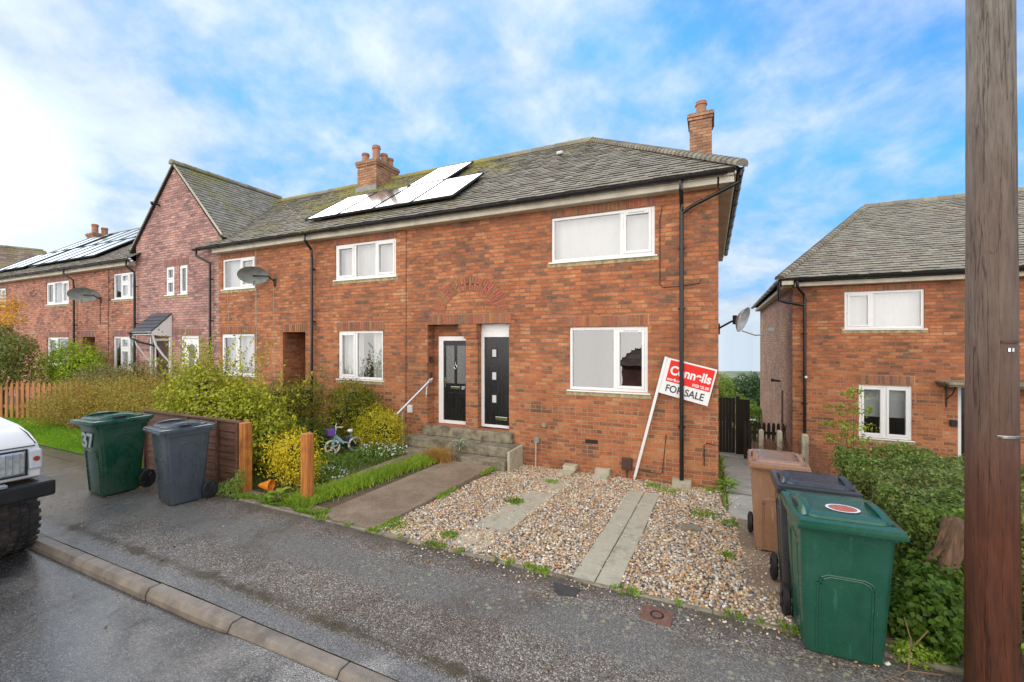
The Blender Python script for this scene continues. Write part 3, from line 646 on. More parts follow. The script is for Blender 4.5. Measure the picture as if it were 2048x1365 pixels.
def window(house, x0, x1, z0, z1, splits=(), sashes=(), y=0.0, blind='net', transom=None, sill=True, vent=None, off=None, sillmat='cream', fw=.055):
    """frame is the window's own mesh; panes, curtain and sill are its sub-parts"""
    off = house.location if off is None else off
    f = MB(off); ya, yb = y + .028, y + .085
    bars(f, x0, x1, z0, z1, fw, ya, yb); W = x1 - x0; cuts = [x0 + fw] + [x0 + s_ * W for s_ in splits] + [x1 - fw]; lights = []
    for s_ in splits: c = x0 + s_ * W; f.box(c - .03, c + .03, ya + .002, yb - .002, z0 + fw, z1 - fw)
    for i in range(len(cuts) - 1):
        a = cuts[i] + (.03 if i > 0 else 0); b_ = cuts[i + 1] - (.03 if i < len(cuts) - 2 else 0)
        ts = [z0 + fw, z1 - fw]
        if transom and i in transom: t = z0 + transom[i] * (z1 - z0); f.box(a, b_, ya + .001, yb - .001, t - .03, t + .03); ts = [z0 + fw, t - .03, t + .03, z1 - fw]
        for j in range(0, len(ts), 2): lights.append((a, b_, ts[j], ts[j + 1], i in sashes))
    wdw = f.build('window', 'upvc', house, bevel=.006)
    for (a, b_, c, d, s_) in lights:
        if s_: sub = MB(off); bars(sub, a + .001, b_ - .001, c + .001, d - .001, .048, ya - .012, yb - .01); sub.build('sash', 'upvc', wdw, bevel=.006)
    if vent:
        v_ = MB(off); a, b_ = x0 + vent[0] * W, x0 + vent[1] * W; v_.box(a, b_, ya - .022, ya - .0125, z1 - fw - .024, z1 - fw - .008); v_.build('trickle_vent', 'blind', wdw)
    g = MB(off)
    for (a, b_, c, d, s_) in lights:
        q = .046 if s_ else -.002; g.add([(a + q, ya + .03, c + q), (b_ - q, ya + .03, c + q), (b_ - q, ya + .03, d - q), (a + q, ya + .03, d - q)], [(0, 1, 2, 3)])
    g.build('pane', 'glass', wdw)
    c = MB(off); yc = y + .22
    if blind in ('net', 'blind'): 
        n_ = 40; 
        rings = [[(x0 - .05 + (W + .1) * i / n_, yc + (.012 * math.sin(i * 1.3) if blind == 'net' else 0), z) for i in range(n_ + 1)] for z in (z0 - .05, z1 + .05)]
        c.loft(rings, False, False); c.build('curtain', 'net' if blind == 'net' else 'blind', wdw)
    elif blind == 'curtains':
        for a, b_ in ((x0 - .05, x0 + .42 * W), (x1 - .34 * W, x1 + .05)):
            n_ = 30; rings = [[(a + (b_ - a) * i / n_, yc + .03 * math.sin(i * 1.1), z) for i in range(n_ + 1)] for z in (z0 - .05, z1 + .05)]; c.loft(rings, False, False)
        c.build('curtain', 'curtain', wdw)
    elif blind == 'half':
        c.box(x0 - .02, x1 + .02, yc, yc + .004, z0 + .38 * (z1 - z0), z1 + .05); c.build('blind', 'blind', wdw)
    if sill:
        s_ = MB(off); s_.box(x0 - .045, x1 + .045, y - .035, y + .027, z0 - .030, z0 - .004); s_.build('sill', 'upvc', wdw, bevel=.005)
        s2 = MB(off); s2.box(x0 - .06, x1 + .06, y - .009, y - .002, z0 - .10, z0 - .031); s2.build('mortar_sill', 'sill_mortar', wdw, bevel=.004)
    return wdw
BR = [(.34, .125, .065), (.38, .145, .07), (.31, .115, .06), (.34, .13, .07), (.22, .105, .07), (.36, .13, .065), (.29, .11, .065)]
BRG = [(.30, .15, .12), (.34, .17, .13), (.27, .14, .115), (.25, .13, .11)]
def lintel(house, x0, x1, z0, z1, y=0, pal_=BR, seed=0, off=None, name='brick_lintel'):
    off = house.location if off is None else off; q = random.Random(int(abs(x0) * 100) + seed); m_ = MB(off); x = x0
    m_.m = 1; m_.col = (.5, .38, .25); m_.box(x0, x1, y - .003, y + .05, z0, z1); m_.m = 0
    while x < x1 - .03:
        m_.col = tuple(c * q.uniform(.8, 1.2) for c in q.choice(pal_)); m_.box(x + .004, min(x + .066, x1), y - .010 - q.uniform(0, .003), y - .0035, z0 + .005, z1 - .006); x += .0735
    return m_.build(name, ['voussoir', 'mortar'], house)

# ---------------------------------------------------------------- roofs
TILE = [(.29, .268, .215), (.275, .255, .205), (.305, .28, .225), (.26, .243, .197), (.29, .25, .195), (.285, .268, .225), (.33, .30, .245)]
def tile_slope(name, house, O, S, T, tlen, smin, smax, seed=1, gauge=.142, tw=.19, off=None, pal_=TILE, under=True, lift=.027):
    off = Vector(house.location if off is None else off); O = Vector(O); S = Vector(S).normalized(); T = Vector(T).normalized(); N = S.cross(T).normalized()
    if N.z < 0: N = -N
    r_ = random.Random(seed); V = []; F = []; C = []
    rows_ = int(tlen / gauge)
    for i in range(rows_ + 1):
        t0 = i * gauge; t1 = min(t0 + gauge * 1.25, tlen)
        if t0 >= tlen: break
        a0, b0 = smin(min(t0 + gauge * .5, tlen)), smax(min(t0 + gauge * .5, tlen))
        if b0 - a0 < .02: continue
        k0 = int(math.floor(a0 / tw)) - 1; sh = (i % 2) * .5 * tw + r_.uniform(-.006, .006)
        wav = .006 * math.sin(i * .9)
        k_ = k0
        while True:
            s0 = k_ * tw + sh; s1 = s0 + tw - .004; k_ += 1
            if s0 > b0: break
            if s1 < a0: continue
            s0, s1 = max(s0, a0), min(s1, b0)
            if s1 - s0 < .01: continue
            lf = lift + r_.uniform(-.006, .008); dt = r_.uniform(-.008, .006); c = pal_[r_.randrange(len(pal_))]; f_ = r_.uniform(.88, 1.12); c = tuple(x * f_ for x in c)
            p = [O + S * s0 + T * (t0 + dt), O + S * s1 + T * (t0 + dt), O + S * s1 + T * t1, O + S * s0 + T * t1]
            b_ = len(V); h0 = lf + r_.uniform(-.003, .003)
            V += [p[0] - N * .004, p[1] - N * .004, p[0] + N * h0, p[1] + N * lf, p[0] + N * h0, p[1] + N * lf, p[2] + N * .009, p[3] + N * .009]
            F += [(b_, b_ + 1, b_ + 3, b_ + 2), (b_ + 4, b_ + 5, b_ + 6, b_ + 7)]; dk = tuple(x * .16 for x in c); C += [dk, dk, dk, dk, c, c, c, c]  # front edges coloured dark: step shadow between courses painted into the tiles
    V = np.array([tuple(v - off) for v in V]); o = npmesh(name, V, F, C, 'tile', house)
    if under:
        u = MB(off); P = [O + S * smin(0) + T * 0, O + S * smax(0), O + S * smax(tlen) + T * tlen, O + S * smin(tlen) + T * tlen]
        u.add([v - N * .008 for v in P] + [v - N * .05 for v in P], [(0, 1, 2, 3), (7, 6, 5, 4), (0, 4, 5, 1), (1, 5, 6, 2), (2, 6, 7, 3), (3, 7, 4, 0)]); u.build('roof_deck', 'tile_under', house)
    return o
def ridge(house, a, b, r=.10, seg=.30, seed=1, name='ridge_tiles', off=None, step=.012, flat=1.0):
    off = house.location if off is None else off; a = Vector(a); b = Vector(b); L = (b - a).length; n = max(1, int(L / seg)); d = (b - a) / n; q = random.Random(seed); m_ = MB(off)
    dn = d.normalized(); side = dn.cross(Vector((0, 0, 1))).normalized(); up = side.cross(dn)
    for i in range(n):
        p0 = a + d * i - dn * .02; p1 = a + d * (i + 1); c = TILE[q.randrange(len(TILE))]; f_ = q.uniform(.7, 1.15); m_.col = tuple(x * f_ for x in c); rings = []
        for p_, rr in ((p0, r + step), (p1, r)):
            rings.append([p_ + side * math.cos(t) * rr + up * (math.sin(t) * rr * flat - .02) for t in np.linspace(-.25, math.pi + .25, 8)])
        m_.loft(rings, True, True)
    return m_.build(name, 'tile', house)
def gutter(house, a, b, mat='black', r=.055, off=None, name='gutter', brackets=True):
    off = house.location if off is None else off; m_ = MB(off); a = Vector(a); b = Vector(b); d = (b - a).normalized(); s = d.cross(Vector((0, 0, 1))).normalized(); up = Vector((0, 0, 1))
    rings = [[p + s * math.cos(t) * r_ + up * math.sin(t) * r_ * .95 for r_ in (r,) for t in np.linspace(math.pi, 2 * math.pi, 9)] + [p + s * math.cos(t) * (r - .005) + up * math.sin(t) * (r - .008) for t in np.linspace(2 * math.pi, math.pi, 9)] for p in (a, b)]
    m_.loft(rings)
    if brackets:
        n = int((b - a).length / .9)
        for i in range(n + 1):
            p = a + d * (.25 + i * .9)
            if (p - a).length > (b - a).length - .05: break
            for w in (0, .03):
                pass
            rings = [[q + s * math.cos(t) * (r + .007) + up * math.sin(t) * (r + .006) for t in np.linspace(math.pi, 2 * math.pi, 7)] for q in (p, p + d * .035)]; m_.loft(rings, True, True)
    return m_.build(name, mat, house, smooth=True)
def pipe(house, pts, r=.034, off=None, name='downpipe', mat='black', clips=()):
    off = house.location if off is None else off; m_ = MB(off); m_.tube(pts, r, 12)
    for c in clips: m_.disc(c, (0, 0, 1), r + .010, .045, 12); m_.box(c[0] - .06, c[0] + .06, c[1] + r - .004, c[1] + r + .02, c[2] - .016, c[2] + .016)
    return m_.build(name, mat, house, smooth=True)
def chimney(house, x0, x1, y0, y1, z0, z1, pots, off=None, cap=.04, mat='brick_side'):
    off = house.location if off is None else off; m_ = MB(off); m_.box(x0, x1, y0, y1, z0, z1 - .18); m_.box(x0 - .03, x1 + .03, y0 - .03, y1 + .03, z1 - .18, z1 - .11); m_.box(x0 - .055, x1 + .055, y0 - .055, y1 + .055, z1 - .11, z1 - .035)
    m_.m = 1; m_.box(x0 - .03, x1 + .03, y0 - .03, y1 + .03, z1 - .035, z1)
    c = m_.build('chimney', [mat, 'concrete_step'], house)
    for (px_, py_, h, r) in pots:
        p = MB(off); n = 16
        prof = [(r * 1.0, 0), (r * .92, h * .75), (r * 1.12, h * .78), (r * 1.12, h * .86), (r * .95, h * .88), (r * 1.05, h * .97), (r * .9, h), (r * .72, h), (r * .7, h * .4)]
        p.loft([[(px_ + a * math.cos(t), py_ + a * math.sin(t), z1 + b_) for t in np.linspace(0, 2 * math.pi, n + 1)[:-1]] for a, b_ in prof], True); p.build('chimney_pot', 'terracotta', c, smooth=True)
    return c
E0, ER, EY, RY = 5.08, 7.66, -.30, 3.40          # eave height, ridge height, eave y, ridge y
SL = math.hypot(RY - EY, ER - E0); TV = ((0), (RY - EY) / SL, (ER - E0) / SL)
GX, GZ, GHW, GE = -15.12, 7.88, 2.36, 5.45        # gable centre, ridge, half width, eave
def gable_half(z): return max(0.0, GHW * (GZ - z) / (GZ - GE))
def cshape(z): return gable_half(z) if z > GE else 0.0
def house_shell(h, x0, x1, holes, mat, z_top=5.06, right_end=False, left_end=False, ra=None, rb=None):
    w = MB(h.location); wall_mesh(w, x0, x1, -.3, z_top, holes); D = 7.1
    bw_ = MB(h.location); bw_.add([(x0, D, -2), (x1, D, -2), (x1, D, z_top), (x0, D, z_top)], [(3, 2, 1, 0)]); bw_.build('back_wall', mat, h)
    w.add([(x1, 0, -1.5), (x1, D, -1.5), (x1, D, z_top), (x1, 0, z_top)], [(0, 1, 2, 3)]) if right_end else None
    w.add([(x0, 0, -1.5), (x0, D, -1.5), (x0, D, z_top), (x0, 0, z_top)], [(3, 2, 1, 0)]) if left_end else None
    o = w.build('wall', mat, h)
    # rooms: dark box open to the windows
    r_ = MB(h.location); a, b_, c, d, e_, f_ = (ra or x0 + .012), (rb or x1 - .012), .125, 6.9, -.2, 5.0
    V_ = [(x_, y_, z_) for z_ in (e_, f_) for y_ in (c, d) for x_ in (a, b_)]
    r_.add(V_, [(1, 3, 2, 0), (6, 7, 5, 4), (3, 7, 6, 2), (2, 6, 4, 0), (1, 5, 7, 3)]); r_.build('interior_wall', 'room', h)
    return o
def soffit(h, x0, x1, endr=False):
    s = MB(h.location); s.prism([(-.21, 4.90), (-.005, 4.90), (-.005, 5.055), (-.21, 5.0)], 'x', x0, x1); s.prism([(-.235, 4.985), (-.2125, 4.985), (-.2125, 5.075), (-.235, 5.075)], 'x', x0, x1)
    return s.build('soffit_board', 'cream', h, bevel=.012)

def end_houses():
    # ---- house A, the end house for sale
    h = empty('terraced_house', (-2.3, 0, 0), 0, 'end house of the brick terrace with the black door of three square panes', 'house', 'houses of the brick terrace')
    holes = [(-2.86, -.985, 3.905, 4.745), (-2.505, -1.10, 1.52, 2.675), (-4.455, -3.745, .62, 2.77, .30)]
    house_shell(h, -4.58, 0, holes, 'brick', right_end=True)
    window(h, -2.86, -.985, 3.905, 4.745, (.70,), (1,), vent=(.76, .91))
    window(h, -2.505, -1.10, 1.52, 2.675, (.60,), (1,), blind='none', vent=(.70, .88))
    lintel(h, -2.88, -.98, 4.75, 4.89); lintel(h, -2.56, -1.08, 2.685, 2.88)
    T = Vector((0, RY - EY, ER - E0)).normalized()
    hipx, rx = .27, -2.95
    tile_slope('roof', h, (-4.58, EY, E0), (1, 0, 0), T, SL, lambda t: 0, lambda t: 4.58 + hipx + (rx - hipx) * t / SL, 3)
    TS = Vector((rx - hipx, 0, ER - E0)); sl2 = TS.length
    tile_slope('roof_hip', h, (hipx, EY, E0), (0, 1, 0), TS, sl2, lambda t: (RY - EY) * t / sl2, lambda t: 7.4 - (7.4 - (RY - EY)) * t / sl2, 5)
    bk = MB(h.location); bk.add([(-4.58, 7.4, E0), (hipx, 7.1, E0), (rx, RY, ER), (-4.58, RY, ER)], [(0, 1, 2, 3)]); bk.build('roof_back', 'tile_under', h)
    ridge(h, (-4.58, RY, ER + .01), (rx + .05, RY, ER + .01), .11, .33, 4)
    ridge(h, (hipx + .04, EY - .02, E0 + .05), (rx, RY, ER + .03), .085, .125, 6, 'hip_tiles', step=.035, flat=.75)
    soffit(h, -4.58, -.02)
    s = MB(h.location); s.prism([(.005, 4.90), (.22, 4.90), (.22, 5.02), (.005, 5.05)], 'y', -.20, 7.2); s.box(.222, .245, -.28, 7.2, 5.0, 5.12); s.box(-.02, .22, -.235, -.2105, 5.0, 5.10); s.build('side_soffit_board', 'cream', h, bevel=.01)
    gutter(h, (-4.58, -.305, 5.055), (.12, -.305, 5.055)); gutter(h, (.31, -.30, 5.12), (.31, 7.3, 5.12), name='side_gutter')
    pipe(h, [(-.55, -.30, 5.0), (-.55, -.30, 4.86), (-.55, -.13, 4.68), (-.55, -.115, 4.55), (-.55, -.115, .13)], clips=[(-.55, -.115, z) for z in (3.95, 2.95, 1.0)])
    pipe(h, [(.31, -.22, 5.07), (.31, -.22, 4.98), (.30, -.17, 4.90), (-.40, -.12, 4.62), (-.55, -.117, 4.52)], name='side_downpipe', r=.031)
    chimney(h, -.60, -.09, 4.0, 4.7, 4.8, 8.13, [(-.34, 4.35, .42, .13)], mat='brick_side')
    # doorway: recess walls, white frame, black door with three square panes
    fr = MB(h.location); Y = .15
    fr.box(-4.454, -4.385, Y, Y + .07, .645, 2.62); fr.box(-3.78, -3.746, Y, Y + .07, .645, 2.62); fr.box(-4.385, -3.78, Y, Y + .07, 2.50, 2.62); fr.box(-4.385, -3.78, Y, Y + .07, .645, .70); fr.box(-4.454, -3.746, Y + .01, Y + .06, 2.62, 2.768)
    d = MB(h.location); d.box(-4.383, -3.782, Y + .022, Y + .06, .702, 2.498); dr = d.build('door', 'black_door', h, bevel=.004)
    fr.build('door_frame', 'upvc', dr, bevel=.005)
    for z in (2.17, 1.70, 1.23):
        g = MB(h.location); g.box(-4.225, -4.085, Y + .014, Y + .0215, z - .10, z + .10); g.m = 1; g.box(-4.20, -4.11, Y + .008, Y + .0135, z - .075, z + .075); g.build('door_pane', ['ink', 'blind'], dr, bevel=.003)
    l = MB(h.location); l.box(-4.13, -3.86, Y + .010, Y + .0215, .80, .87); l.build('letterbox', 'chrome', dr, bevel=.006)
    v = MB(h.location)
    v.box(-2.20, -1.97, -.006, .001, .555, .625); v.build('air_brick', 'trim_black', h)
    v = MB(h.location); v.disc((-3.0, -.012, .82), (0, 1, 0), .045, .03, 16); v.build('waste_outlet', 'concrete_step', h, smooth=True)
    c = MB(h.location); c.tube([(-.86, -.012, 4.72), (-.9, -.012, 4.5), (-.90, -.012, 3.4), (-.86, -.012, 3.33), (-.56, -.012, 3.34), (-.28, -.014, 3.37), (-.26, -.03, 3.43)], .006, 5)
    c.tube([(-1.2, -.01, .18), (-.90, -.01, .15), (-.86, -.01, .19), (-.80, -.01, .84)], .006, 5); c.tube([(-.005, -.01, .73), (-.18, -.01, .75), (-.215, -.01, .70), (-.21, -.01, .38)], .006, 5)
    c.build('cable', 'ink', h)
    vt = MB(h.location); N_ = Vector((0, -TV[2], TV[1])); p = Vector((-3.47, 2.43, 6.99)) + N_ * .05; vt.box(-3.56, -3.40, 2.33, 2.50, 7.0, 7.075); vt.build('roof_vent', 'dish_pale', h, bevel=.02)

    # ---- house B with solar panels
    h = empty('terraced_house', (-7.4, 0, 0), 0, 'brick terraced house with solar panels on the roof and the panelled black door numbered 27', 'house', 'houses of the brick terrace')
    holes = [(-8.42, -6.56, 3.895, 4.745), (-8.32, -6.935, 1.515, 2.66), (-5.70, -4.738, .62, 2.77, .30), (-10.27, -9.44, -.3, 2.65, 5.5)]
    house_shell(h, -10.27, -4.58, holes, 'brick', ra=-9.43)
    window(h, -8.42, -6.56, 3.895, 4.745, (.33, .68), (0, 2)); window(h, -8.32, -6.935, 1.515, 2.66, (.40,), (0,), blind='curtains')
    lintel(h, -8.44, -6.54, 4.75, 4.885); lintel(h, -8.36, -6.9, 2.68, 2.875); lintel(h, -10.5 + .24, -9.4, 2.66, 2.86)
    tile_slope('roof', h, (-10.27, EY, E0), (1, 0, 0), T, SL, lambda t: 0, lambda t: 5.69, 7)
    bk = MB(h.location); bk.add([(-10.27, 7.4, E0), (-4.58, 7.4, E0), (-4.58, RY, ER), (-10.27, RY, ER)], [(0, 1, 2, 3)]); bk.build('roof_back', 'tile_under', h)
    ridge(h, (-10.27, RY, ER + .01), (-4.58, RY, ER + .01), .11, .33, 8)
    soffit(h, -10.27, -4.58); gutter(h, (-10.27, -.305, 5.055), (-4.58, -.305, 5.055))
    pipe(h, [(-9.1, -.30, 5.0), (-9.1, -.30, 4.88), (-9.1, -.11, 4.68), (-9.1, -.095, 4.5), (-9.1, -.095, .1)], clips=[(-9.1, -.095, z) for z in (4.2, 2.9, 1.4)])
    ch = chimney(h, -10.27, -9.5, 2.62, 3.62, 6.4, 8.08, [(-10.1, 2.80, .30, .11), (-9.68, 2.82, .48, .12), (-9.68, 3.17, .36, .11), (-9.68, 3.45, .32, .11)])
    fl = MB(h.location); fl.box(-10.29, -9.46, 2.55, 2.615, 6.9, 7.24); fl.build('lead_flashing', 'dish', h)
    N = Vector((0, -TV[2], TV[1]))
    for i, (x0, t0, n) in enumerate([(-9.60, 0, 0), (-8.48, 0, 0), (-7.36, 0, 0), (-6.24, 0, 0), (-7.50, 1, 0)]):
        sp = MB(h.location); b0 = .62 if t0 == 0 else 2.42; L = 1.72; w = 1.09 if t0 == 0 else 1.2
        O = Vector((x0 + .0, EY, E0)) + T * b0
        P = [O, O + Vector((w, 0, 0)), O + Vector((w, 0, 0)) + T * L, O + T * L]
        rings = [[v_ + N * .10 for v_ in P], [v_ + N * .14 for v_ in P]]; sp.loft(rings); pn = sp.build('solar_panel', 'solar', h, bevel=.004)
        fr = MB(h.location)
        for a, b_ in ((P[0], P[1]), (P[1], P[2]), (P[2], P[3]), (P[3], P[0])): fr.tube([a + N * .122, b_ + N * .122], .030, 4)
        fr.tube([P[0] + T * .3 + N * .06, P[1] + T * .3 + N * .06], .025, 4); fr.tube([P[0] + T * 1.3 + N * .06, P[1] + T * 1.3 + N * .06], .025, 4)
        for q_ in (P[0] + T * .3, P[1] + T * .3, P[0] + T * 1.3, P[1] + T * 1.3): fr.tube([q_, q_ + N * .09], .015, 4)
        fr.build('panel_rail', 'panel_frame', pn)
    # door 27
    Y = .22; d = MB(h.location); d.box(-5.438, -4.83, Y + .02, Y + .06, .70, 2.42)
    for (a, b_, c, e_) in ((-5.37, -5.16, .80, 1.30), (-5.09, -4.88, .80, 1.30)): d.box(a, b_, Y + .010, Y + .0195, c, e_)
    dr = d.build('door', 'black_door', h, bevel=.008); dr['label'] = 'black panelled door with two long obscured panes, a knocker and the number 27'
    for (a, b_) in ((-5.37, -5.16), (-5.09, -4.88)):
        g = MB(h.location); g.box(a, b_, Y + .012, Y + .0195, 1.50, 2.32); g.build('door_pane', 'glass_obscure', dr, bevel=.006)
    fr = MB(h.location); fr.box(-5.56, -5.44, Y, Y + .07, .62, 2.52); fr.box(-4.825, -4.742, Y, Y + .07, .62, 2.52); fr.box(-5.44, -4.825, Y, Y + .07, 2.425, 2.52); fr.box(-5.44, -4.825, Y, Y + .07, .625, .695); fr.build('door_frame', 'upvc', dr, bevel=.005)
    fr = MB(h.location); fr.box(-5.698, -5.562, Y + .02, Y + .07, .62, 2.768); fr.box(-5.56, -4.742, Y + .02, Y + .06, 2.525, 2.768); fr.build('recess_wall', 'brick', h)
    l = MB(h.location); l.box(-5.25, -5.02, Y + .008, Y + .0195, 1.38, 1.435); l.build('letterbox', 'chrome', dr, bevel=.006)
    l = MB(h.location); l.tube([(-5.125 + .035 * math.cos(t), Y - .0, 1.86 + .042 * math.sin(t)) for t in np.linspace(0, 6.28, 17)], .007, 6, False); l.box(-5.135, -5.115, Y - .0, Y + .012, 1.90, 1.97); l.build('knocker', 'chrome', dr)
    l = MB(h.location); l.box(-5.405, -5.38, Y + .006, Y + .0195, 1.42, 1.62); l.box(-5.40, -5.30, Y - .028, Y - .012, 1.545, 1.565); l.box(-5.40, -5.385, Y - .012, Y + .006, 1.545, 1.565); l.build('handle', 'chrome', dr)
    text('door_number', '27', .085, -4.985 - h.location.x, 1.385, 'number_white', dr, Matrix.Translation((0, Y + .018, 0)) @ Matrix.Rotation(R(90), 4, 'X'), .003)
    vt = MB(h.location); vt.box(-9.0, -8.84, 2.33, 2.50, 7.0, 7.06); 
    cr = MB(h.location); cr.tube([(-6.27, -.008, 4.88), (-6.27, -.008, 3.2), (-6.275, -.008, .5)], .006, 4); cr.build('cable', 'ink', h)
    lp = MB(h.location); lp.box(-5.699, -5.64, .06, .12, 1.98, 2.08); lp.disc((-5.64, .09, 1.98), (0, 0, 1), .035, .08, 12); lp.build('porch_light', 'trim_black', h, bevel=.004)
    lp = MB(h.location); lp.box(-5.699, -5.67, .08, .15, 1.62, 1.74); lp.build('doorbell', 'meter', h, bevel=.004)
    wb = MB(h.location); wb.box(-6.20, -6.08, -.06, -.001, .84, 1.01); wb.build('socket_box', 'grey_box', h, bevel=.008)

    # ---- arch and pier over the paired doors
    q = random.Random(9)
    a = MB(h.location); cx, cz, r0, r1 = -4.66, 2.985, .60, .90; n = 38
    for i in range(n):
        t0 = math.pi * (i + .08) / n; t1 = math.pi * (i + .92) / n; a.col = tuple(x * q.uniform(.75, 1.2) for x in q.choice([(.38, .135, .065), (.34, .125, .065), (.31, .12, .07), (.36, .14, .075)])); ys_ = -.009 - q.uniform(0, .003)
        for (ra, rb) in ((r0, (r0 + r1) / 2 - .004), ((r0 + r1) / 2 + .004, r1)) if i % 2 else ((r0, r1),):
            a.prism([(cx + ra * math.cos(t0), cz + ra * math.sin(t0) * .80), (cx + rb * math.cos(t0), cz + rb * math.sin(t0) * .84), (cx + rb * math.cos(t1), cz + rb * math.sin(t1) * .84), (cx + ra * math.cos(t1), cz + ra * math.sin(t1) * .80)], 'y', ys_, -.002)
    a.build('brick_arch', 'voussoir', h)
    lintel(h, -5.66, -3.70, 2.775, 2.985, seed=3)
    p = MB(h.location); p.box(-4.77, -4.456, -.02, .14, 2.47, 2.53); p.box(-4.81, -4.457, -.032, .14, 2.53, 2.605); p.box(-4.85, -4.458, -.044, .14, 2.605, 2.68); p.box(-4.88, -4.459, -.052, .14, 2.68, 2.768); p.build('door_pier', 'brick', h)

def steps():
    h = empty('entrance_steps', (-4.7, 0, 0), 0, 'three stained concrete steps climbing to the paired black doors', 'steps')
    s = MB(h.location); s.box(-5.74, -3.63, -.13, .24, .415, .617); s.build('top_step', 'concrete_step', h, bevel=.015)
    s = MB(h.location); s.box(-6.02, -3.50, -.44, -.003, .225, .41); s.build('middle_step', 'concrete_step', h, bevel=.015)
    s = MB(h.location); s.box(-6.02, -3.52, -.70, -.442, -.05, .222); s.build('bottom_step', 'concrete_step', h, bevel=.018)
    s = MB(h.location); s.box(-3.495, -3.44, -.62, -.003, -.05, .395); s.build('cheek_wall', 'concrete', h, bevel=.01)
    f = MB(h.location); f.box(-6.0, -3.53, -.43, -.004, -.05, .222); f.build('step_base', 'concrete_step', h)

T_ = Vector((0, RY - EY, ER - E0)).normalized()
def zt(t): return E0 + T_.z * t
def left_houses():
    # C: right half of the gable
    hc = empty('terraced_house', (-12.7, 0, 0), 0, 'brick terraced house with a white door under the right half of the tall purple gable', 'house', 'houses of the brick terrace')
    holes = [(-12.79, -11.39, 3.885, 4.74), (-12.83, -11.40, 1.47, 2.615)]
    w = MB(hc.location); wall_mesh(w, -12.93, -10.27, -.3, 5.06, holes); bw_ = MB(hc.location); bw_.add([(-15.12, 7.1, -2), (-10.27, 7.1, -2), (-10.27, 7.1, 5), (-15.12, 7.1, 5)], [(3, 2, 1, 0)]); bw_.build('back_wall', 'brick', hc); w.build('wall', 'brick', hc)
    g = MB(hc.location); wall_mesh(g, -15.12, -12.931, -.3, 5.46, [(-14.90, -14.47, 3.85, 4.735), (-14.82, -13.9, .35, 2.58)])
    g.add([(-15.12, 0, 5.46), (-12.931, 0, 5.46), (-12.931, 0, 5.62), (-15.12, 0, 7.80)], [(0, 1, 2, 3)])
    g.build('gable_wall', 'brick_gable', hc)
    for h_, a, b_ in ((hc, -15.11, -10.28),):
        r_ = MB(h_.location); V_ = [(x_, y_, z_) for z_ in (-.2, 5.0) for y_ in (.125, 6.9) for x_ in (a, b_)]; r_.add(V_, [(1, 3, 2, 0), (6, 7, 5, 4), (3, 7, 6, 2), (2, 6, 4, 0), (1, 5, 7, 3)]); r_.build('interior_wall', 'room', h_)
    window(hc, -12.79, -11.39, 3.885, 4.74, (.56,), (1,)); window(hc, -12.83, -11.40, 1.47, 2.615, (.5,), (0,), blind='net'); window(hc, -14.90, -14.47, 3.85, 4.735, (), (0,), fw=.05)
    lintel(hc, -12.84, -11.35, 4.75, 4.885); lintel(hc, -12.88, -11.35, 2.63, 2.83); lintel(hc, -15.1, -13.85, 2.60, 2.80, pal_=BRG); lintel(hc, -15.12, -14.4, 4.745, 4.94, pal_=BRG)
    d = MB(hc.location); d.box(-14.74, -13.98, .06, .10, .42, 2.50); dr = d.build('door', 'upvc', hc, bevel=.004); dr['label'] = 'white door with a long dark glazed strip'
    g2 = MB(hc.location); g2.box(-14.50, -14.22, .052, .0595, 1.1, 2.3); g2.build('door_pane', 'glass_obscure', dr)
    fr = MB(hc.location); fr.box(-14.82, -14.745, .03, .11, .36, 2.58); fr.box(-13.975, -13.9, .03, .11, .36, 2.58); fr.box(-14.745, -13.975, .03, .11, 2.505, 2.58); fr.build('door_frame', 'upvc', dr, bevel=.005)
    lim = lambda t: (GX + gable_half(zt(t)) + 15.12) if zt(t) > GE else (-12.75 + 15.12)
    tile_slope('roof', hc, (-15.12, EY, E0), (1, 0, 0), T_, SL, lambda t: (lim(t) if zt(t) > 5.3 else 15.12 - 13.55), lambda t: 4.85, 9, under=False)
    bk = MB(hc.location); bk.add([(-15.12, 7.4, E0), (-10.27, 7.4, E0), (-10.27, RY, ER), (-15.12, RY, ER)], [(0, 1, 2, 3)])
    bk.add([(-12.93, .05, E0 + .18), (-10.27, EY, E0 - .02), (-10.27, RY, ER - .02), (-15.12, RY, ER - .02)], [(0, 1, 2, 3)]); bk.build('roof_deck', 'tile_under', hc)
    ridge(hc, (-15.0, RY, ER + .01), (-10.27, RY, ER + .01), .11, .33, 12)
    soffit(hc, -13.25 + .32, -10.27); gutter(hc, (-13.62, -.305, 5.055), (-10.27, -.305, 5.055))
    pipe(hc, [(-13.5, -.30, 5.0), (-13.5, -.30, 4.86), (-13.2, -.10, 4.66), (-13.2, -.095, 4.4), (-13.2, -.095, .1)], clips=[(-13.2, -.095, z) for z in (4.2, 3.0, 1.5)])
    # D: left half
    hd = empty('terraced_house', (-17.5, 0, 0), 0, 'brick terraced house with a porch canopy under the left half of the tall purple gable', 'house', 'houses of the brick terrace')
    holes = [(-18.76, -17.38, 3.85, 4.72), (-18.76, -17.38, 1.45, 2.57)]
    w = MB(hd.location); wall_mesh(w, -20.0, -17.31, -.3, 5.06, holes); bw_ = MB(hd.location); bw_.add([(-20, 7.1, -2), (-15.12, 7.1, -2), (-15.12, 7.1, 5), (-20, 7.1, 5)], [(3, 2, 1, 0)]); bw_.build('back_wall', 'brick_far', hd); w.build('wall', 'brick_far', hd)
    g = MB(hd.location); wall_mesh(g, -17.309, -15.12, -.3, 5.46, [(-15.62, -15.15, 3.85, 4.735), (-16.30, -15.35, .35, 2.50)])
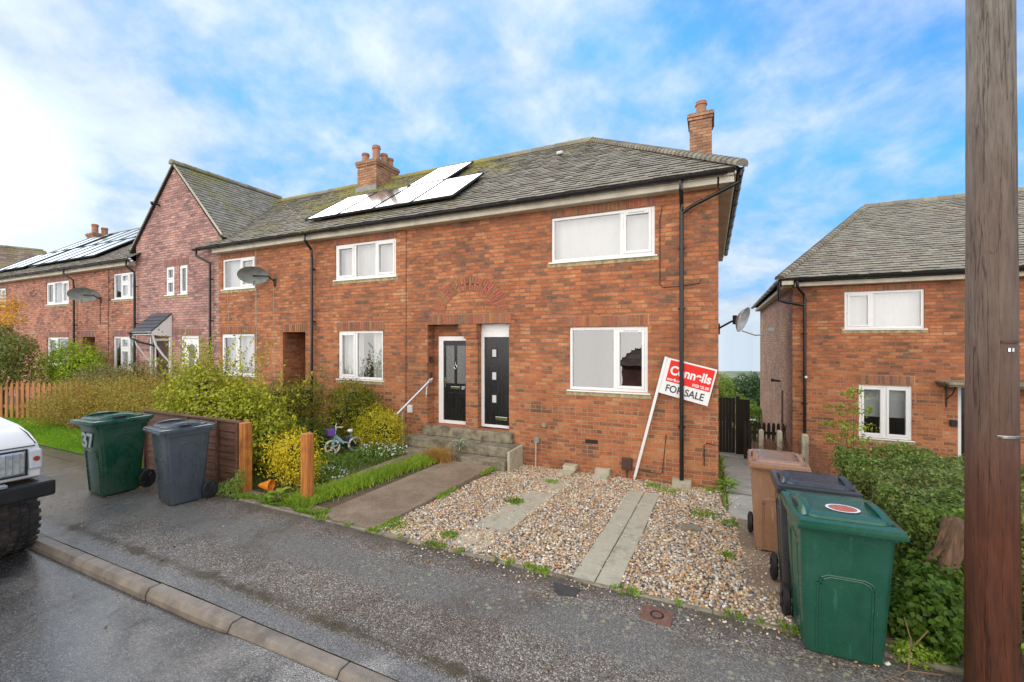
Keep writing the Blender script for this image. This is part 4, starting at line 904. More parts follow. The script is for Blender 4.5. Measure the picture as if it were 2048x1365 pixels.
    g.add([(-17.309, 0, 5.46), (-15.12, 0, 5.46), (-15.12, 0, 7.80), (-17.309, 0, 5.62)], [(0, 1, 2, 3)]); g.build('gable_wall', 'brick_gable', hd)
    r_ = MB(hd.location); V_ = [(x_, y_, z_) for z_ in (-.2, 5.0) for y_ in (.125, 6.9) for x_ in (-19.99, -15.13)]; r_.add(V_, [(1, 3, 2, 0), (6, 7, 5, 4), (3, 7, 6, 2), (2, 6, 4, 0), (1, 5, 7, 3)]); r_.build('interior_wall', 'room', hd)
    window(hd, -18.76, -17.38, 3.85, 4.72, (.35, .70), (1,), transom={1: .6}); window(hd, -18.76, -17.38, 1.45, 2.57, (.33, .70), (1,), transom={1: .62}); window(hd, -15.62, -15.15, 3.85, 4.735, (), (0,), transom={0: .52}, fw=.05)
    lintel(hd, -18.8, -17.35, 4.73, 4.875, pal_=BRG); lintel(hd, -18.8, -17.35, 2.585, 2.79, pal_=BRG); lintel(hd, -15.7, -15.13, 4.745, 4.94, pal_=BRG)
    d = MB(hd.location); d.box(-16.22, -15.43, .06, .10, .42, 2.42); d.box(-16.1, -15.55, .05, .0595, .6, 1.3); dr = d.build('door', 'meter', hd, bevel=.004); dr['label'] = 'dark red brown front door under the canopy'
    fr = MB(hd.location); fr.box(-16.30, -16.225, .03, .11, .36, 2.50); fr.box(-15.425, -15.35, .03, .11, .36, 2.50); fr.box(-16.225, -15.425, .03, .11, 2.425, 2.50); fr.build('door_frame', 'upvc', dr, bevel=.005)
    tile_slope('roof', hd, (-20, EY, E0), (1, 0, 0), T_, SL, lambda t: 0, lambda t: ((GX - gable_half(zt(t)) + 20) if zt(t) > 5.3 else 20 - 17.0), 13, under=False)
    bk = MB(hd.location); bk.add([(-20, 7.4, E0), (-15.12, 7.4, E0), (-15.12, RY, ER), (-20, RY, ER)], [(0, 1, 2, 3)])
    bk.add([(-20, EY, E0 - .02), (-17.31, .05, E0 + .18), (-15.12, RY, ER - .02), (-20, RY, ER - .02)], [(0, 1, 2, 3)]); bk.build('roof_deck', 'tile_under', hd)
    soffit(hd, -20, -17.31); gutter(hd, (-20, -.305, 5.055), (-17.0, -.305, 5.055)); ridge(hd, (-20, RY, ER), (-15.2, RY, ER), .11, .33, 2)
    pipe(hd, [(-17.25, -.30, 5.0), (-17.25, -.30, 4.86), (-17.2, -.10, 4.66), (-17.2, -.095, 4.4), (-17.2, -.095, .1)], clips=[(-17.2, -.095, z) for z in (4.2, 3.0, 1.5)])
    cb_ = MB(hd.location); cb_.tube([(-19.05, -.008, 4.9), (-19.05, -.008, 1.9)], .007, 4); cb_.tube([(-19.62, -.01, 3.9), (-19.62, -.01, 3.05), (-19.08, -.01, 3.03)], .009, 4); cb_.build('cable', 'ink', hd)
    cb_ = MB(hc.location); cb_.tube([(-11.32, -.008, 4.9), (-11.32, -.008, 4.1), (-11.30, -.008, .4)], .010, 4); cb_.tube([(-10.62, -.008, 3.95), (-10.55, -.008, .5)], .006, 4); cb_.tube([(-12.55, -.008, 3.8), (-12.45, -.008, 2.7)], .006, 4); cb_.build('cable', 'concrete', hc)
    # canopy
    c = MB(hd.location); O = Vector((-16.35, -.56, 2.70)); up = Vector((0, .55, .58))
    for i in range(5):
        for k_ in range(5):
            a = O + Vector((k_ * .22 + (.02 if i % 2 else 0), 0, 0)) + up * (i / 5); b_ = a + up / 5 * 1.06; N = Vector((0, -.58, .55)).normalized()
            c.loft([[a + N * .0, a + Vector((.215, 0, 0)), a + Vector((.215, 0, 0)) + N * .028, a + N * .028], [b_, b_ + Vector((.215, 0, 0)), b_ + Vector((.215, 0, 0)) + N * .006, b_ + N * .006]])
    cn = c.build('porch_canopy', 'slate', hd)
    s = MB(hd.location); s.prism([(-.54, 2.60), (-.01, 2.56), (-.01, 3.24), (-.54, 2.69)], 'x', -15.30, -15.26); s.prism([(-.54, 2.60), (-.01, 2.56), (-.01, 3.24), (-.54, 2.69)], 'x', -16.36, -16.32); s.box(-16.32, -15.30, -.56, -.53, 2.6, 2.70)
    s.build('canopy_board', 'upvc', cn)
    for x_ in (-15.3, -16.34):
        br = MB(hd.location); br.tube([(x_, -.50, 2.60), (x_, -.42, 2.30), (x_, -.22, 1.98), (x_, -.04, 1.75)], .03, 4); br.box(x_ - .03, x_ + .03, -.06, -.002, 1.3, 2.55); br.build('canopy_bracket', 'upvc', cn)
    gutter(hd, (-16.4, -.60, 2.68), (-15.25, -.60, 2.68), name='canopy_gutter', r=.045, brackets=False)
    pipe(hd, [(-16.3, -.60, 2.64), (-16.3, -.60, 2.52), (-16.1, -.5, 2.4), (-15.9, -.1, 2.25), (-15.9, -.08, 1.9)], name='canopy_downpipe', r=.03)
    # gable roof slopes: right to C, left to D
    for (h_, sg, sd_) in ((hc, 1, 21), (hd, -1, 22)):
        Tg = Vector((-sg * (GHW + .10), 0, GZ - GE + .10)); L = Tg.length; Tn = Tg.normalized(); O = Vector((GX + sg * (GHW + .10), -.07, GE - .10))
        def ymax(t, Tn=Tn, O=O): z = O.z + Tn.z * t; return max(.18, (z - E0) / (ER - E0) * (RY - EY) + EY + .07 + .06)
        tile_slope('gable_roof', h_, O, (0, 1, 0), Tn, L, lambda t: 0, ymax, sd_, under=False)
        u = MB(h_.location); p = [O, O + Vector((0, .35, 0)), Vector((GX, RY + .25, GZ)), Vector((GX, -.07, GZ))]; N = Vector((sg * .7, 0, .7)); u.add([v_ - N * .006 for v_ in p] + [v_ - N * .06 for v_ in p], [(0, 1, 2, 3), (7, 6, 5, 4), (0, 4, 5, 1), (3, 7, 4, 0)]); u.build('gable_roof_deck', 'tile_under', h_)
        vg = MB(h_.location); a = Vector((GX + sg * (GHW + .04), -.05, GE - .02)); b_ = Vector((GX + sg * .02, -.05, GZ - .03)); vg.tube([a, b_], .035, 4); vg.build('verge', 'concrete', h_)
    ridge(hc, (GX, -.10, GZ + .02), (GX, RY + .2, GZ + .02), .10, .33, 30)
    kn = MB(hc.location); kn.box(-12.93, -12.72, -.06, .2, 5.28, 5.50); kn.build('kneeler', 'concrete_step', hc, bevel=.01)
    lg = MB(hd.location); lg.tube([(-15.93, -.01, 6.70), (-15.93, -.16, 6.74)], .03, 8); lg.disc((-15.96, -.2, 6.72), (-.5, -1, -.4), .055, .07, 12); lg.build('gable_lamp', 'trim_black', hd)
    # E and F
    for nm, x0, x1, ups, gfs, lab, seed in (('E', -25.66, -20.0, [(-23.80, -21.95)], [(-23.7, -21.98)], 'brick terraced house with two rows of solar panels left of the purple gable', 17), ('F', -30.24, -25.66, [(-29.26, -27.62)], [(-28.9, -27.5)], 'far left end house of the brick terrace, half hidden behind shrubs', 19)):
        h = empty('terraced_house', ((x0 + x1) / 2, 0, 0), 0, lab, 'house', 'houses of the brick terrace')
        holes = [(a, b_, 3.84, 4.70) for a, b_ in ups] + [(a, b_, 1.45, 2.56) for a, b_ in gfs]
        if nm == 'E': holes.append((-20.87, -20.001, -.3, 2.57, 5.5))
        house_shell(h, x0, x1, holes, 'brick_far', left_end=(nm == 'F'), rb=-20.88 if nm == 'E' else None)
        for a, b_ in ups: window(h, a, b_, 3.84, 4.70, (.33, .70), (0, 2)); lintel(h, a - .04, b_ + .04, 4.71, 4.86, pal_=BRG)
        for a, b_ in gfs: window(h, a, b_, 1.45, 2.56, (.45,), (0,), blind='curtains'); lintel(h, a - .04, b_ + .04, 2.575, 2.78, pal_=BRG)
        if nm == 'E': lintel(h, -21.0, -20.02, 2.58, 2.80, pal_=BRG)
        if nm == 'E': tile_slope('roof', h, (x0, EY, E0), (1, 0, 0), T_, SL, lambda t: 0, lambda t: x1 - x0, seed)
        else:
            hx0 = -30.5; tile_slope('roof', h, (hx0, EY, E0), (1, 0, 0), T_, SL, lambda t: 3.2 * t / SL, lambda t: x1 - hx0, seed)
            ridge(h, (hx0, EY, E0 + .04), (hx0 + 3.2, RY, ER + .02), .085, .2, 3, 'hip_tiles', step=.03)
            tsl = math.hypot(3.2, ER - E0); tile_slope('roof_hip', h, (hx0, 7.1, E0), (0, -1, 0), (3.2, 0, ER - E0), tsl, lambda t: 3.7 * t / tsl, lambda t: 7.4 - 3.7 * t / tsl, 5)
        bk = MB(h.location); bk.add([(x0, 7.4, E0), (x1, 7.4, E0), (x1, RY, ER), (max(x0, -27.3), RY, ER)], [(0, 1, 2, 3)]); bk.build('roof_back', 'tile_under', h)
        ridge(h, (max(x0, -27.3), RY, ER), (x1, RY, ER), .11, .33, seed); soffit(h, x0, x1); gutter(h, (x0, -.305, 5.055), (x1, -.305, 5.055))
        if nm == 'E': pipe(h, [(-21.5, -.30, 5.0), (-21.5, -.30, 4.86), (-21.35, -.10, 4.66), (-21.3, -.095, 4.4), (-21.3, -.095, .1)], clips=[(-21.3, -.095, z) for z in (4.2, 3.0)])
        else: chimney(h, -30.1, -29.4, 3.6, 4.4, 4.8, 8.1, [(-29.75, 3.8, .5, .14), (-29.75, 4.2, .4, .14)])
        N = Vector((0, -TV[2], TV[1]))
        pans = [(-25.6 + i * 1.08, .55, i < 5) for i in range(5)] + [(-25.3 + i * 1.08, 2.36, 1) for i in range(4)] if nm == 'E' else [(-29.3 + i * 1.08, .55, 1) for i in range(3)] + [(-28.1 + i * 1.08, 2.36, 1) for i in range(2)]
        for (xx, b0, _) in pans:
            sp = MB(h.location); O = Vector((xx, EY, E0)) + T_ * b0; P = [O, O + Vector((1.05, 0, 0)), O + Vector((1.05, 0, 0)) + T_ * 1.70, O + T_ * 1.70]; sp.loft([[v_ + N * .10 for v_ in P], [v_ + N * .14 for v_ in P]]); pn = sp.build('solar_panel', 'solar', h)
            fr = MB(h.location)
            for a, b_ in ((P[0], P[1]), (P[1], P[2]), (P[2], P[3]), (P[3], P[0])): fr.tube([a + N * .122, b_ + N * .122], .032, 4)
            fr.build('panel_rail', 'panel_frame', pn)
end_houses(); steps(); left_houses()

# ---------------------------------------------------------------- neighbour house (lower, turned one degree)
def neighbour():
    L = (1.72, 4.85, -1.0); h = empty('detached_house', L, R(-1), 'lower red brick house right of the gap, partly hidden by the utility pole', 'house')
    O0 = (0, 0, 0); zb = 1.0
    def Z(z): return z + zb
    w = MB(); holes = [(1.04, 2.48, Z(2.70), Z(3.58)), (1.31, 2.27, Z(.18), Z(1.40)), (3.03, 3.95, Z(-.75), Z(1.46)), (5.0, 6.6, Z(2.70), Z(3.58)), (5.2, 6.6, Z(.18), Z(1.4))]
    wall_mesh(w, 0, 9.5, -.6, Z(3.78), holes); w.build('wall', 'brick', h)
    s = MB(); s.add([(0, 0, -.6), (0, 9.6, -3), (0, 9.6, Z(3.78)), (0, 0, Z(3.78))], [(3, 2, 1, 0)]); s.add([(0, 9.6, -3), (9.5, 9.6, -3), (9.5, 9.6, Z(3.78)), (0, 9.6, Z(3.78))], [(3, 2, 1, 0)]); s.add([(9.5, 0, -.6), (9.5, 9.6, -3), (9.5, 9.6, Z(3.78)), (9.5, 0, Z(3.78))], [(0, 1, 2, 3)]); s.build('side_wall', 'brick_side', h)
    r_ = MB(); V_ = [(x_, y_, z_) for z_ in (-.2, Z(3.7)) for y_ in (.125, 9.4) for x_ in (.02, 9.4)]; r_.add(V_, [(1, 3, 2, 0), (6, 7, 5, 4), (3, 7, 6, 2), (2, 6, 4, 0), (1, 5, 7, 3)]); r_.build('interior_wall', 'room', h)
    window(h, 1.04, 2.48, Z(2.70), Z(3.58), (.36,), (0,), off=O0); window(h, 1.31, 2.27, Z(.18), Z(1.40), (.5,), (0, 1), off=O0, blind='half'); window(h, 5.0, 6.6, Z(2.70), Z(3.58), (.5,), (0,), off=O0); window(h, 5.2, 6.6, Z(.18), Z(1.40), (.5,), (0,), off=O0)
    lintel(h, 1.0, 2.52, Z(3.585), Z(3.70), off=O0); lintel(h, 1.28, 2.32, Z(1.42), Z(1.63), off=O0)
    e0, er, ey, ry = Z(3.93), Z(6.48), -.30, 3.9
    T = Vector((0, ry - ey, er - e0)); sl = T.length
    tile_slope('roof', h, (-.28, ey, e0), (1, 0, 0), T, sl, lambda t: 2.65 * t / sl, lambda t: 10.0, 41, off=O0, gauge=.137, pal_=[(.30, .275, .22), (.28, .26, .21), (.33, .305, .245), (.26, .24, .195), (.30, .255, .20)])
    TS = Vector((2.65, 0, er - e0)); s2 = TS.length
    tile_slope('roof_hip', h, (-.28, 9.9, e0), (0, -1, 0), TS, s2, lambda t: 6.0 * t / s2, lambda t: 10.2 - 4.2 * t / s2, 43, off=O0, gauge=.14)
    bk = MB(); bk.add([(-.28, 9.9, e0), (9.8, 9.9, e0), (9.8, ry, er), (2.37, ry, er)], [(0, 1, 2, 3)]); bk.build('roof_back', 'tile_under', h)
    ridge(h, (2.37, ry, er + .01), (9.7, ry, er + .01), .11, .33, 4, off=O0); ridge(h, (-.30, ey, e0 + .04), (2.37, ry, er + .03), .085, .14, 5, 'hip_tiles', off=O0, step=.035, flat=.75)
    s = MB(); s.prism([(-.20, Z(3.74)), (-.005, Z(3.74)), (-.005, Z(3.88)), (-.20, Z(3.84))], 'x', .02, 9.5); s.prism([(-.19, Z(3.74)), (-.005, Z(3.74)), (-.005, Z(3.88)), (-.19, Z(3.84))], 'y', .01, 9.6); s.box(-.26, -.01, -.26, -.205, Z(3.78), Z(3.92)); s.build('soffit_board', 'cream', h, bevel=.012)
    gutter(h, (.0, -.31, Z(3.90)), (9.6, -.31, Z(3.90)), off=O0); gutter(h, (-.31, 9.7, Z(3.92)), (-.31, -.3, Z(3.92)), off=O0, name='side_gutter')
    pipe(h, [(.06, -.31, Z(3.86)), (.06, -.31, Z(3.72)), (.22, -.10, Z(3.55)), (.24, -.09, Z(3.4)), (.24, -.09, .1)], off=O0, clips=[(.24, -.09, Z(z)) for z in (2.6, .9)])
    pipe(h, [(-.31, -.22, Z(3.88)), (-.31, -.22, Z(3.42)), (-.2, -.15, Z(3.38)), (.22, -.09, Z(3.30))], off=O0, name='side_downpipe')
    # door with flat canopy
    d = MB(); d.box(3.10, 3.88, .06, .10, Z(-.66), Z(1.40)); dr = d.build('door', 'black_door', h, bevel=.005)
    f = MB(); f.box(3.03, 3.095, .03, .11, Z(-.7), Z(1.46)); f.box(3.885, 3.95, .03, .11, Z(-.7), Z(1.46)); f.box(3.095, 3.885, .03, .11, Z(1.405), Z(1.46)); f.build('door_frame', 'upvc', dr, bevel=.005)
    c = MB(); c.box(2.66, 4.4, -.62, -.002, Z(1.50), Z(1.56)); c.box(2.68, 4.38, -.58, -.002, Z(1.465), Z(1.50)); cn = c.build('door_canopy', 'concrete_step', h, bevel=.02)
    for x_ in (2.84, 4.2): b_ = MB(); b_.tube([(x_, -.42, Z(1.46)), (x_, -.30, Z(1.30)), (x_, -.03, Z(1.16))], .012, 6); b_.box(x_ - .012, x_ + .012, -.02, -.002, Z(.98), Z(1.46)); b_.build('canopy_bracket', 'trim_black', cn)
    b_ = MB(); b_.box(2.89, 3.01, -.06, -.002, Z(.57), Z(.71)); b_.build('doorbell', 'trim_black', h, bevel=.01)
    b_ = MB(); b_.tube([(-.002, 2.5, Z(1.22)), (-.18, 2.5, Z(1.24))], .03, 8); b_.disc((-.2, 2.5, Z(1.24)), (1, 0, 0), .05, .06); b_.build('side_vent', 'trim_black', h)
    c = MB(); c.disc((.26, -.13, Z(1.55) + .0), (0, 1, 0), .03, .04, 10); c.build('pipe_clip', 'upvc', h)
neighbour()

# far roof behind the left end of the terrace, and the house across the road seen in the window reflection
def plain_house(name, label, loc, w, d, eave, rise, rz, hip, seed, base=-1.0, gauge=.3, tw=.35, pal_=TILE, wallmat='brick_far'):
    h = empty(name, loc, rz, label, 'house'); b = MB(); O0 = (0, 0, 0)
    holes = [(-w / 2 + 1.2, -w / 2 + 3.0, eave - 1.25, eave - .3), (w / 2 - 3.0, w / 2 - 1.2, eave - 1.25, eave - .3), (-w / 2 + 1.2, -w / 2 + 3.0, eave - 3.7, eave - 2.5), (w / 2 - 3.0, w / 2 - 1.2, eave - 3.7, eave - 2.5)]
    wall_mesh(b, -w / 2, w / 2, base, eave, holes, -d / 2); b.add([(-w / 2, -d / 2, base), (-w / 2, d / 2, base), (-w / 2, d / 2, eave), (-w / 2, -d / 2, eave)], [(3, 2, 1, 0)]); b.add([(w / 2, -d / 2, base), (w / 2, d / 2, base), (w / 2, d / 2, eave), (w / 2, -d / 2, eave)], [(0, 1, 2, 3)]); b.add([(-w / 2, d / 2, base), (w / 2, d / 2, base), (w / 2, d / 2, eave), (-w / 2, d / 2, eave)], [(3, 2, 1, 0)])
    b.build('wall', wallmat, h)
    for q in holes: window(h, q[0], q[1], q[2], q[3], (.5,), (0,), y=-d / 2, off=O0)
    ov = .3
    T = Vector((0, d / 2 + ov, rise)); sl = T.length; W = w + 2 * ov
    tile_slope('roof', h, (-w / 2 - ov, -d / 2 - ov, eave), (1, 0, 0), T, sl, lambda t: hip * t / sl, lambda t: W - hip * t / sl, seed, gauge, tw, off=O0, pal_=pal_)
    tile_slope('roof_back', h, (w / 2 + ov, d / 2 + ov, eave), (-1, 0, 0), (0, -d / 2 - ov, rise), sl, lambda t: hip * t / sl, lambda t: W - hip * t / sl, seed, gauge, tw, off=O0, pal_=pal_)
    D = d + 2 * ov; hs = math.hypot(hip, rise)
    tile_slope('roof_hip', h, (w / 2 + ov, -d / 2 - ov, eave), (0, 1, 0), (-hip, 0, rise), hs, lambda t: D / 2 * t / hs, lambda t: D - D / 2 * t / hs, seed, gauge, tw, off=O0, pal_=pal_)
    tile_slope('roof_hip', h, (-w / 2 - ov, d / 2 + ov, eave), (0, -1, 0), (hip, 0, rise), hs, lambda t: D / 2 * t / hs, lambda t: D - D / 2 * t / hs, seed, gauge, tw, off=O0, pal_=pal_)
    ridge(h, (-w / 2 - ov + hip, 0, eave + rise), (w / 2 + ov - hip, 0, eave + rise), .12, .45, seed, off=O0)
    return h
BRN = [(.26, .19, .13), (.30, .22, .15), (.22, .16, .12), (.33, .25, .18)]
plain_house('village_house', 'distant house with brown tiled hipped roof behind the left end of the terrace', (-48, 6.5, -1), 9, 8, 6.6, 3.9, R(70), 3.6, 51, pal_=BRN)
plain_house('bungalow', 'brick house across the road, mirrored in the ground floor window beside the sale sign', (1.6, -22, -2.5), 13, 8, 3.5, 3.6, R(180), 4.2, 53, pal_=[(.30, .21, .15), (.34, .25, .18), (.26, .18, .13)])

# ---------------------------------------------------------------- wheelie bins
def rrect(w, d, r, z, n=5, cy=0.0):
    out = []
    for cx_, cy_, a0 in ((w - r, d - r, 0), (-w + r, d - r, 90), (-w + r, -d + r, 180), (w - r, -d + r, 270)):
        for i in range(n + 1): t = R(a0 + 90 * i / n); out.append((cx_ + r * math.cos(t), cy_ + r * math.sin(t) + cy, z))
    return out
def make_bin(mat, lidmat, loc, rz, label, scale=(1, 1, 1), bw=.272):
    """front is -y, wheels at +y"""
    h = empty('wheelie_bin', loc, rz, label, 'wheelie bin', 'wheelie bins put out along the pavement'); h.scale = scale
    b = MB()
    b.loft([rrect(.225, .24, .05, .012, cy=-.01), rrect(.235, .25, .06, .03, cy=-.01), rrect(.258, .295, .06, .52, cy=-.01), rrect(bw, .335, .05, .90, cy=-.01), rrect(bw + .003, .338, .05, .925, cy=-.01)])
    b.loft([rrect(bw + .022, .352, .045, .905, cy=-.01), rrect(bw + .026, .357, .045, .955, cy=-.01)])
    for s_ in (-1, 1): b.box(s_ * .20 - .03, s_ * .20 + .03, .24, .30, .02, .26)
    body = b.build('body', mat, h, smooth=True)
    g = MB()                                      # moulded arches in the sides and front
    def arch(P, w_, z0, z1):
        pts = [P(-w_, z0), P(-w_, z1 - .06), P(-w_ + .02, z1 - .02), P(-w_ + .06, z1), P(w_ - .06, z1), P(w_ - .02, z1 - .02), P(w_, z1 - .06), P(w_, z0)]; g.tube(pts, .0065, 6)
    for s_ in (-1, 1):
        arch(lambda a, z, s_=s_: (s_ * (.2335 + .0415 * (z - .03) / .87), a - .02, z), .13, .04, .80)
    arch(lambda a, z: (a, -.263 - .082 * (z - .03) / .87 + .001, z), .165, .04, .60); arch(lambda a, z: (a, -.263 - .082 * (z - .03) / .87 + .003, z), .150, .04, .585)
    g.build('moulded_rib', mat, body, smooth=True)
    l = MB()
    l.loft([rrect(bw + .034, .405, .012, .945, cy=-.04), rrect(bw + .036, .408, .012, .950, cy=-.04), rrect(bw + .036, .408, .012, .972, cy=-.04), rrect(bw + .029, .400, .012, .975, cy=-.04), rrect(bw + .028, .398, .012, .996, cy=-.04), rrect(bw + .022, .390, .014, .999, cy=-.04), rrect(bw - .03, .34, .03, 1.006, cy=-.03)])
    l.loft([rrect(bw - .020, .335, .09, 1.000, cy=-.03), rrect(bw - .026, .328, .088, 1.022, cy=-.03), rrect(bw - .05, .30, .08, 1.030, cy=-.03), rrect(bw - .12, .22, .07, 1.026, cy=-.02)])
    lid = l.build('lid', lidmat, h, smooth=True)
    hd = MB()
    for s_ in (-1, 1):
        rings = []
        for y_, z_, wd in ((-.34, 1.012, .012), (-.29, 1.034, .030), (-.20, 1.056, .040), (-.08, 1.064, .042), (.04, 1.058, .038), (.14, 1.040, .028), (.20, 1.020, .012)):
            x0_ = s_ * (bw - .035); rings.append([(x0_ - s_ * wd, y_, z_ - .004), (x0_ - s_ * wd * .5, y_, z_ + .004), (x0_, y_, z_), (x0_ + s_ * .022, y_, z_ - .018), (x0_ + s_ * .030, y_, 1.004), (x0_ - s_ * wd * .6, y_, 1.004)])
        hd.loft(rings)
    s2_ = MB()
    for s_ in (-1, 1): s2_.loft([[(s_ * (bw - .010), -.07 + .095 * math.cos(t) * q_, 1.026 + .015 * math.sin(t) * q_) for t in np.linspace(0, 6.2832, 17)[:-1]] + [] for q_ in (1.0,)] + [[(s_ * (bw + .0015), -.07 + .095 * math.cos(t), 1.024 + .014 * math.sin(t)) for t in np.linspace(0, 6.2832, 17)[:-1]]])
    s2_.build('grip_hollow_shade', 'trim_black', lid)  # black discs paint in the shade of the grip hollows
    hd.tube([(-bw + .02, .40, .985), (bw - .02, .40, .985)], .014, 8)
    for x_ in (-bw + .03, -.07, .07, bw - .03): hd.box(x_ - .02, x_ + .02, .33, .41, .955, .995)
    hd.build('lid_handle', lidmat, lid, smooth=True)
    for s_ in (-1, 1):
        w_ = MB(); x_ = s_ * .275; w_.loft([[(x_ + o_, .30 + r_ * math.cos(t), .125 + r_ * math.sin(t)) for t in np.linspace(0, 2 * math.pi, 29)[:-1]] for o_, r_ in ((-.024, .095), (-.024, .112), (-.016, .124), (.016, .124), (.024, .112), (.024, .095))])
        wh = w_.build('wheel', 'rubber', h, smooth=True)
        q = MB()
        for o_ in (-.0255, .0255):
            q.disc((x_ + o_, .30, .125), (1, 0, 0), .034, .008, 14)
            for k_ in range(6): t = k_ * math.pi / 3; q.tube([(x_ + o_, .30 + .03 * math.cos(t), .125 + .03 * math.sin(t)), (x_ + o_, .30 + .098 * math.cos(t), .125 + .098 * math.sin(t))], .009, 5)
        q.build('hub', 'trim_black', wh)
    a = MB(); a.tube([(-.25, .30, .125), (.25, .30, .125)], .011, 8); a.build('axle', 'steel', h)
    return h, body, lid
h, body, lid = make_bin('bin_green', 'bin_green', (-8.463, -4.252, .12), R(.4), 'dark green wheelie bin with the number 37, beside the lap fence panel', (1.04, .923, 1.13))
M4 = Matrix.Translation((-.20, -.336, .66)) @ Matrix.Rotation(R(96), 4, 'X')
text('house_number', '37', .27, 0, -.02, 'number_white', body, M4, .008, 1.15)
h, body, lid = make_bin('bin_grey', 'bin_grey', (-7.10, -4.049, .12), R(-8.4), 'slate grey wheelie bin standing against the end of the lap fence', (1.01, .82, 1.08))
h, body, lid = make_bin('bin_brown', 'bin_brown', (.567, -2.043, .10), R(-3), 'brown wheelie bin on the side path behind the other two bins', (.93, .84, 1.0))
h, body, lid = make_bin('bin_dark', 'bin_dark', (.72, -3.07, .11), R(0), 'charcoal wheelie bin squeezed behind the front green one', (1.0, .62, 1.05))
h, body, lid = make_bin('bin_green_pale', 'bin_green_pale', (.755, -3.70, .112), R(2.5), 'green wheelie bin with a round faded sticker on its lid, beside the pole', (1.03, .82, 1.03))
s = MB(); s.disc((.02, -.12, 1.0285), (0, 0, 1), .085, .003, 28); st = s.build('sticker', 'sticker', lid)
s = MB(); s.loft([[(.02 + r_ * math.cos(t), -.12 + r_ * math.sin(t), 1.0312) for t in np.linspace(0, 6.2832, 33)[:-1]] for r_ in (.086, .104)], False); s.build('sticker_rim', 'sign_white', st)

# ---------------------------------------------------------------- for sale board leaning behind the downpipe
sg = empty('sale_board', (-1.317, -.085, .03), 0, 'red and white For Sale board on a leaning white post, behind the downpipe', 'sale sign', rot=(0, R(13.9), 0))
b = MB(); b.box(-.022, .022, -.018, .018, .05, 2.19); b.add([(-.022, -.018, .05), (.022, -.018, .05), (.022, .018, .05), (-.022, .018, .05), (0, 0, -.04)], [(0, 1, 4), (1, 2, 4), (2, 3, 4), (3, 0, 4)]); b.build('post', 'upvc', sg)
b = MB(); b.box(.0225, .80, -.006, .006, 1.575, 2.185); brd = b.build('board', 'sign_white', sg)
b = MB(); b.box(.085, .775, -.0085, -.0062, 1.80, 2.16); b.build('red_panel', 'red', brd)
MX = Matrix.Translation((0, -.0090, 0)) @ Matrix.Rotation(R(90), 4, 'X')
text('lettering', 'Connells', .205, .115, 1.93, 'white_ink', brd, MX, .0065, .88)
text('lettering', 'connells.co.uk', .062, .10, 1.825, 'white_ink', brd, MX, .002, .72); text('lettering', '01323 622 200', .062, .50, 1.825, 'white_ink', brd, MX, .002, .68)
text('lettering', 'FOR SALE', .165, .11, 1.635, 'ink', brd, MX, .0022, .86)

# ---------------------------------------------------------------- satellite dishes
def dish(loc, rz, label, mat, r=.38, tilt=20, out=(0, 0)):
    """opens towards -y of its own frame"""
    h = empty('satellite_dish', loc, rz, label, 'satellite dish', 'satellite dishes on the house walls'); b = MB(); M4 = Matrix.Rotation(R(-tilt), 4, 'X'); rings = []
    for q in np.linspace(0.02, 1, 9): rings.append([M4 @ Vector((q * r * math.cos(t), .10 * q * q - .10, q * r * .64 * math.sin(t))) for t in np.linspace(0, 6.2832, 29)[:-1]])
    rings = [[Vector((p.x, -(p.y), p.z)) for p in rg] for rg in rings]
    rings = [[p * 1 for p in rg] for rg in rings]; out_ = [[p + Vector((0, .012, 0)) for p in rg] for rg in rings[::-1]]; b.loft(rings + out_); d = b.build('reflector', mat, h, smooth=True)
    a = MB(); a.tube([(0, .03, -r * .55), (0, -.18, -r * .78), (0, -.36, -r * .74), (0, -.42, -r * .55)], .012, 6); a.box(-.03, .03, -.46, -.38, -r * .58, -r * .42); a.build('feed_arm', 'dish', h)
    k_ = MB(); inv = Matrix.Rotation(-rz, 4, 'Z'); P_ = lambda x_, y_, z_: inv @ (Vector((x_, y_, z_)) - Vector(loc)); wx, wy = out
    k_.tube([(0, .10, 0), P_(wx - (0 if wy else .0), wy - (.22 if wy == 0 else 0), loc[2] - .03) if wy == 0 else P_(wx + .22, wy, loc[2] - .03), P_(wx, wy, loc[2] - .16)], .018, 8); k_.box(-.06, .06, .118, .17, -.08, .08)
    k_.box(-.05, .05, -.03, .03, -.10, .10, Matrix.Translation(P_(wx, wy, loc[2] - .16))); k_.build('bracket', 'trim_black', h); return h
dish((-10.92, -.36, 4.13), R(58), 'grey satellite dish above the passage, next to a two pane window', 'dish', .36, out=(-10.55, 0))
dish((-19.9, -.36, 4.03), R(62), 'grey satellite dish beside the downpipe left of the purple gable', 'dish', .40, out=(-19.55, 0))
h = dish((.42, .95, 2.80), R(76), 'pale weathered satellite dish sticking out of the end wall', 'dish_pale', .36, out=(0, 1.0))

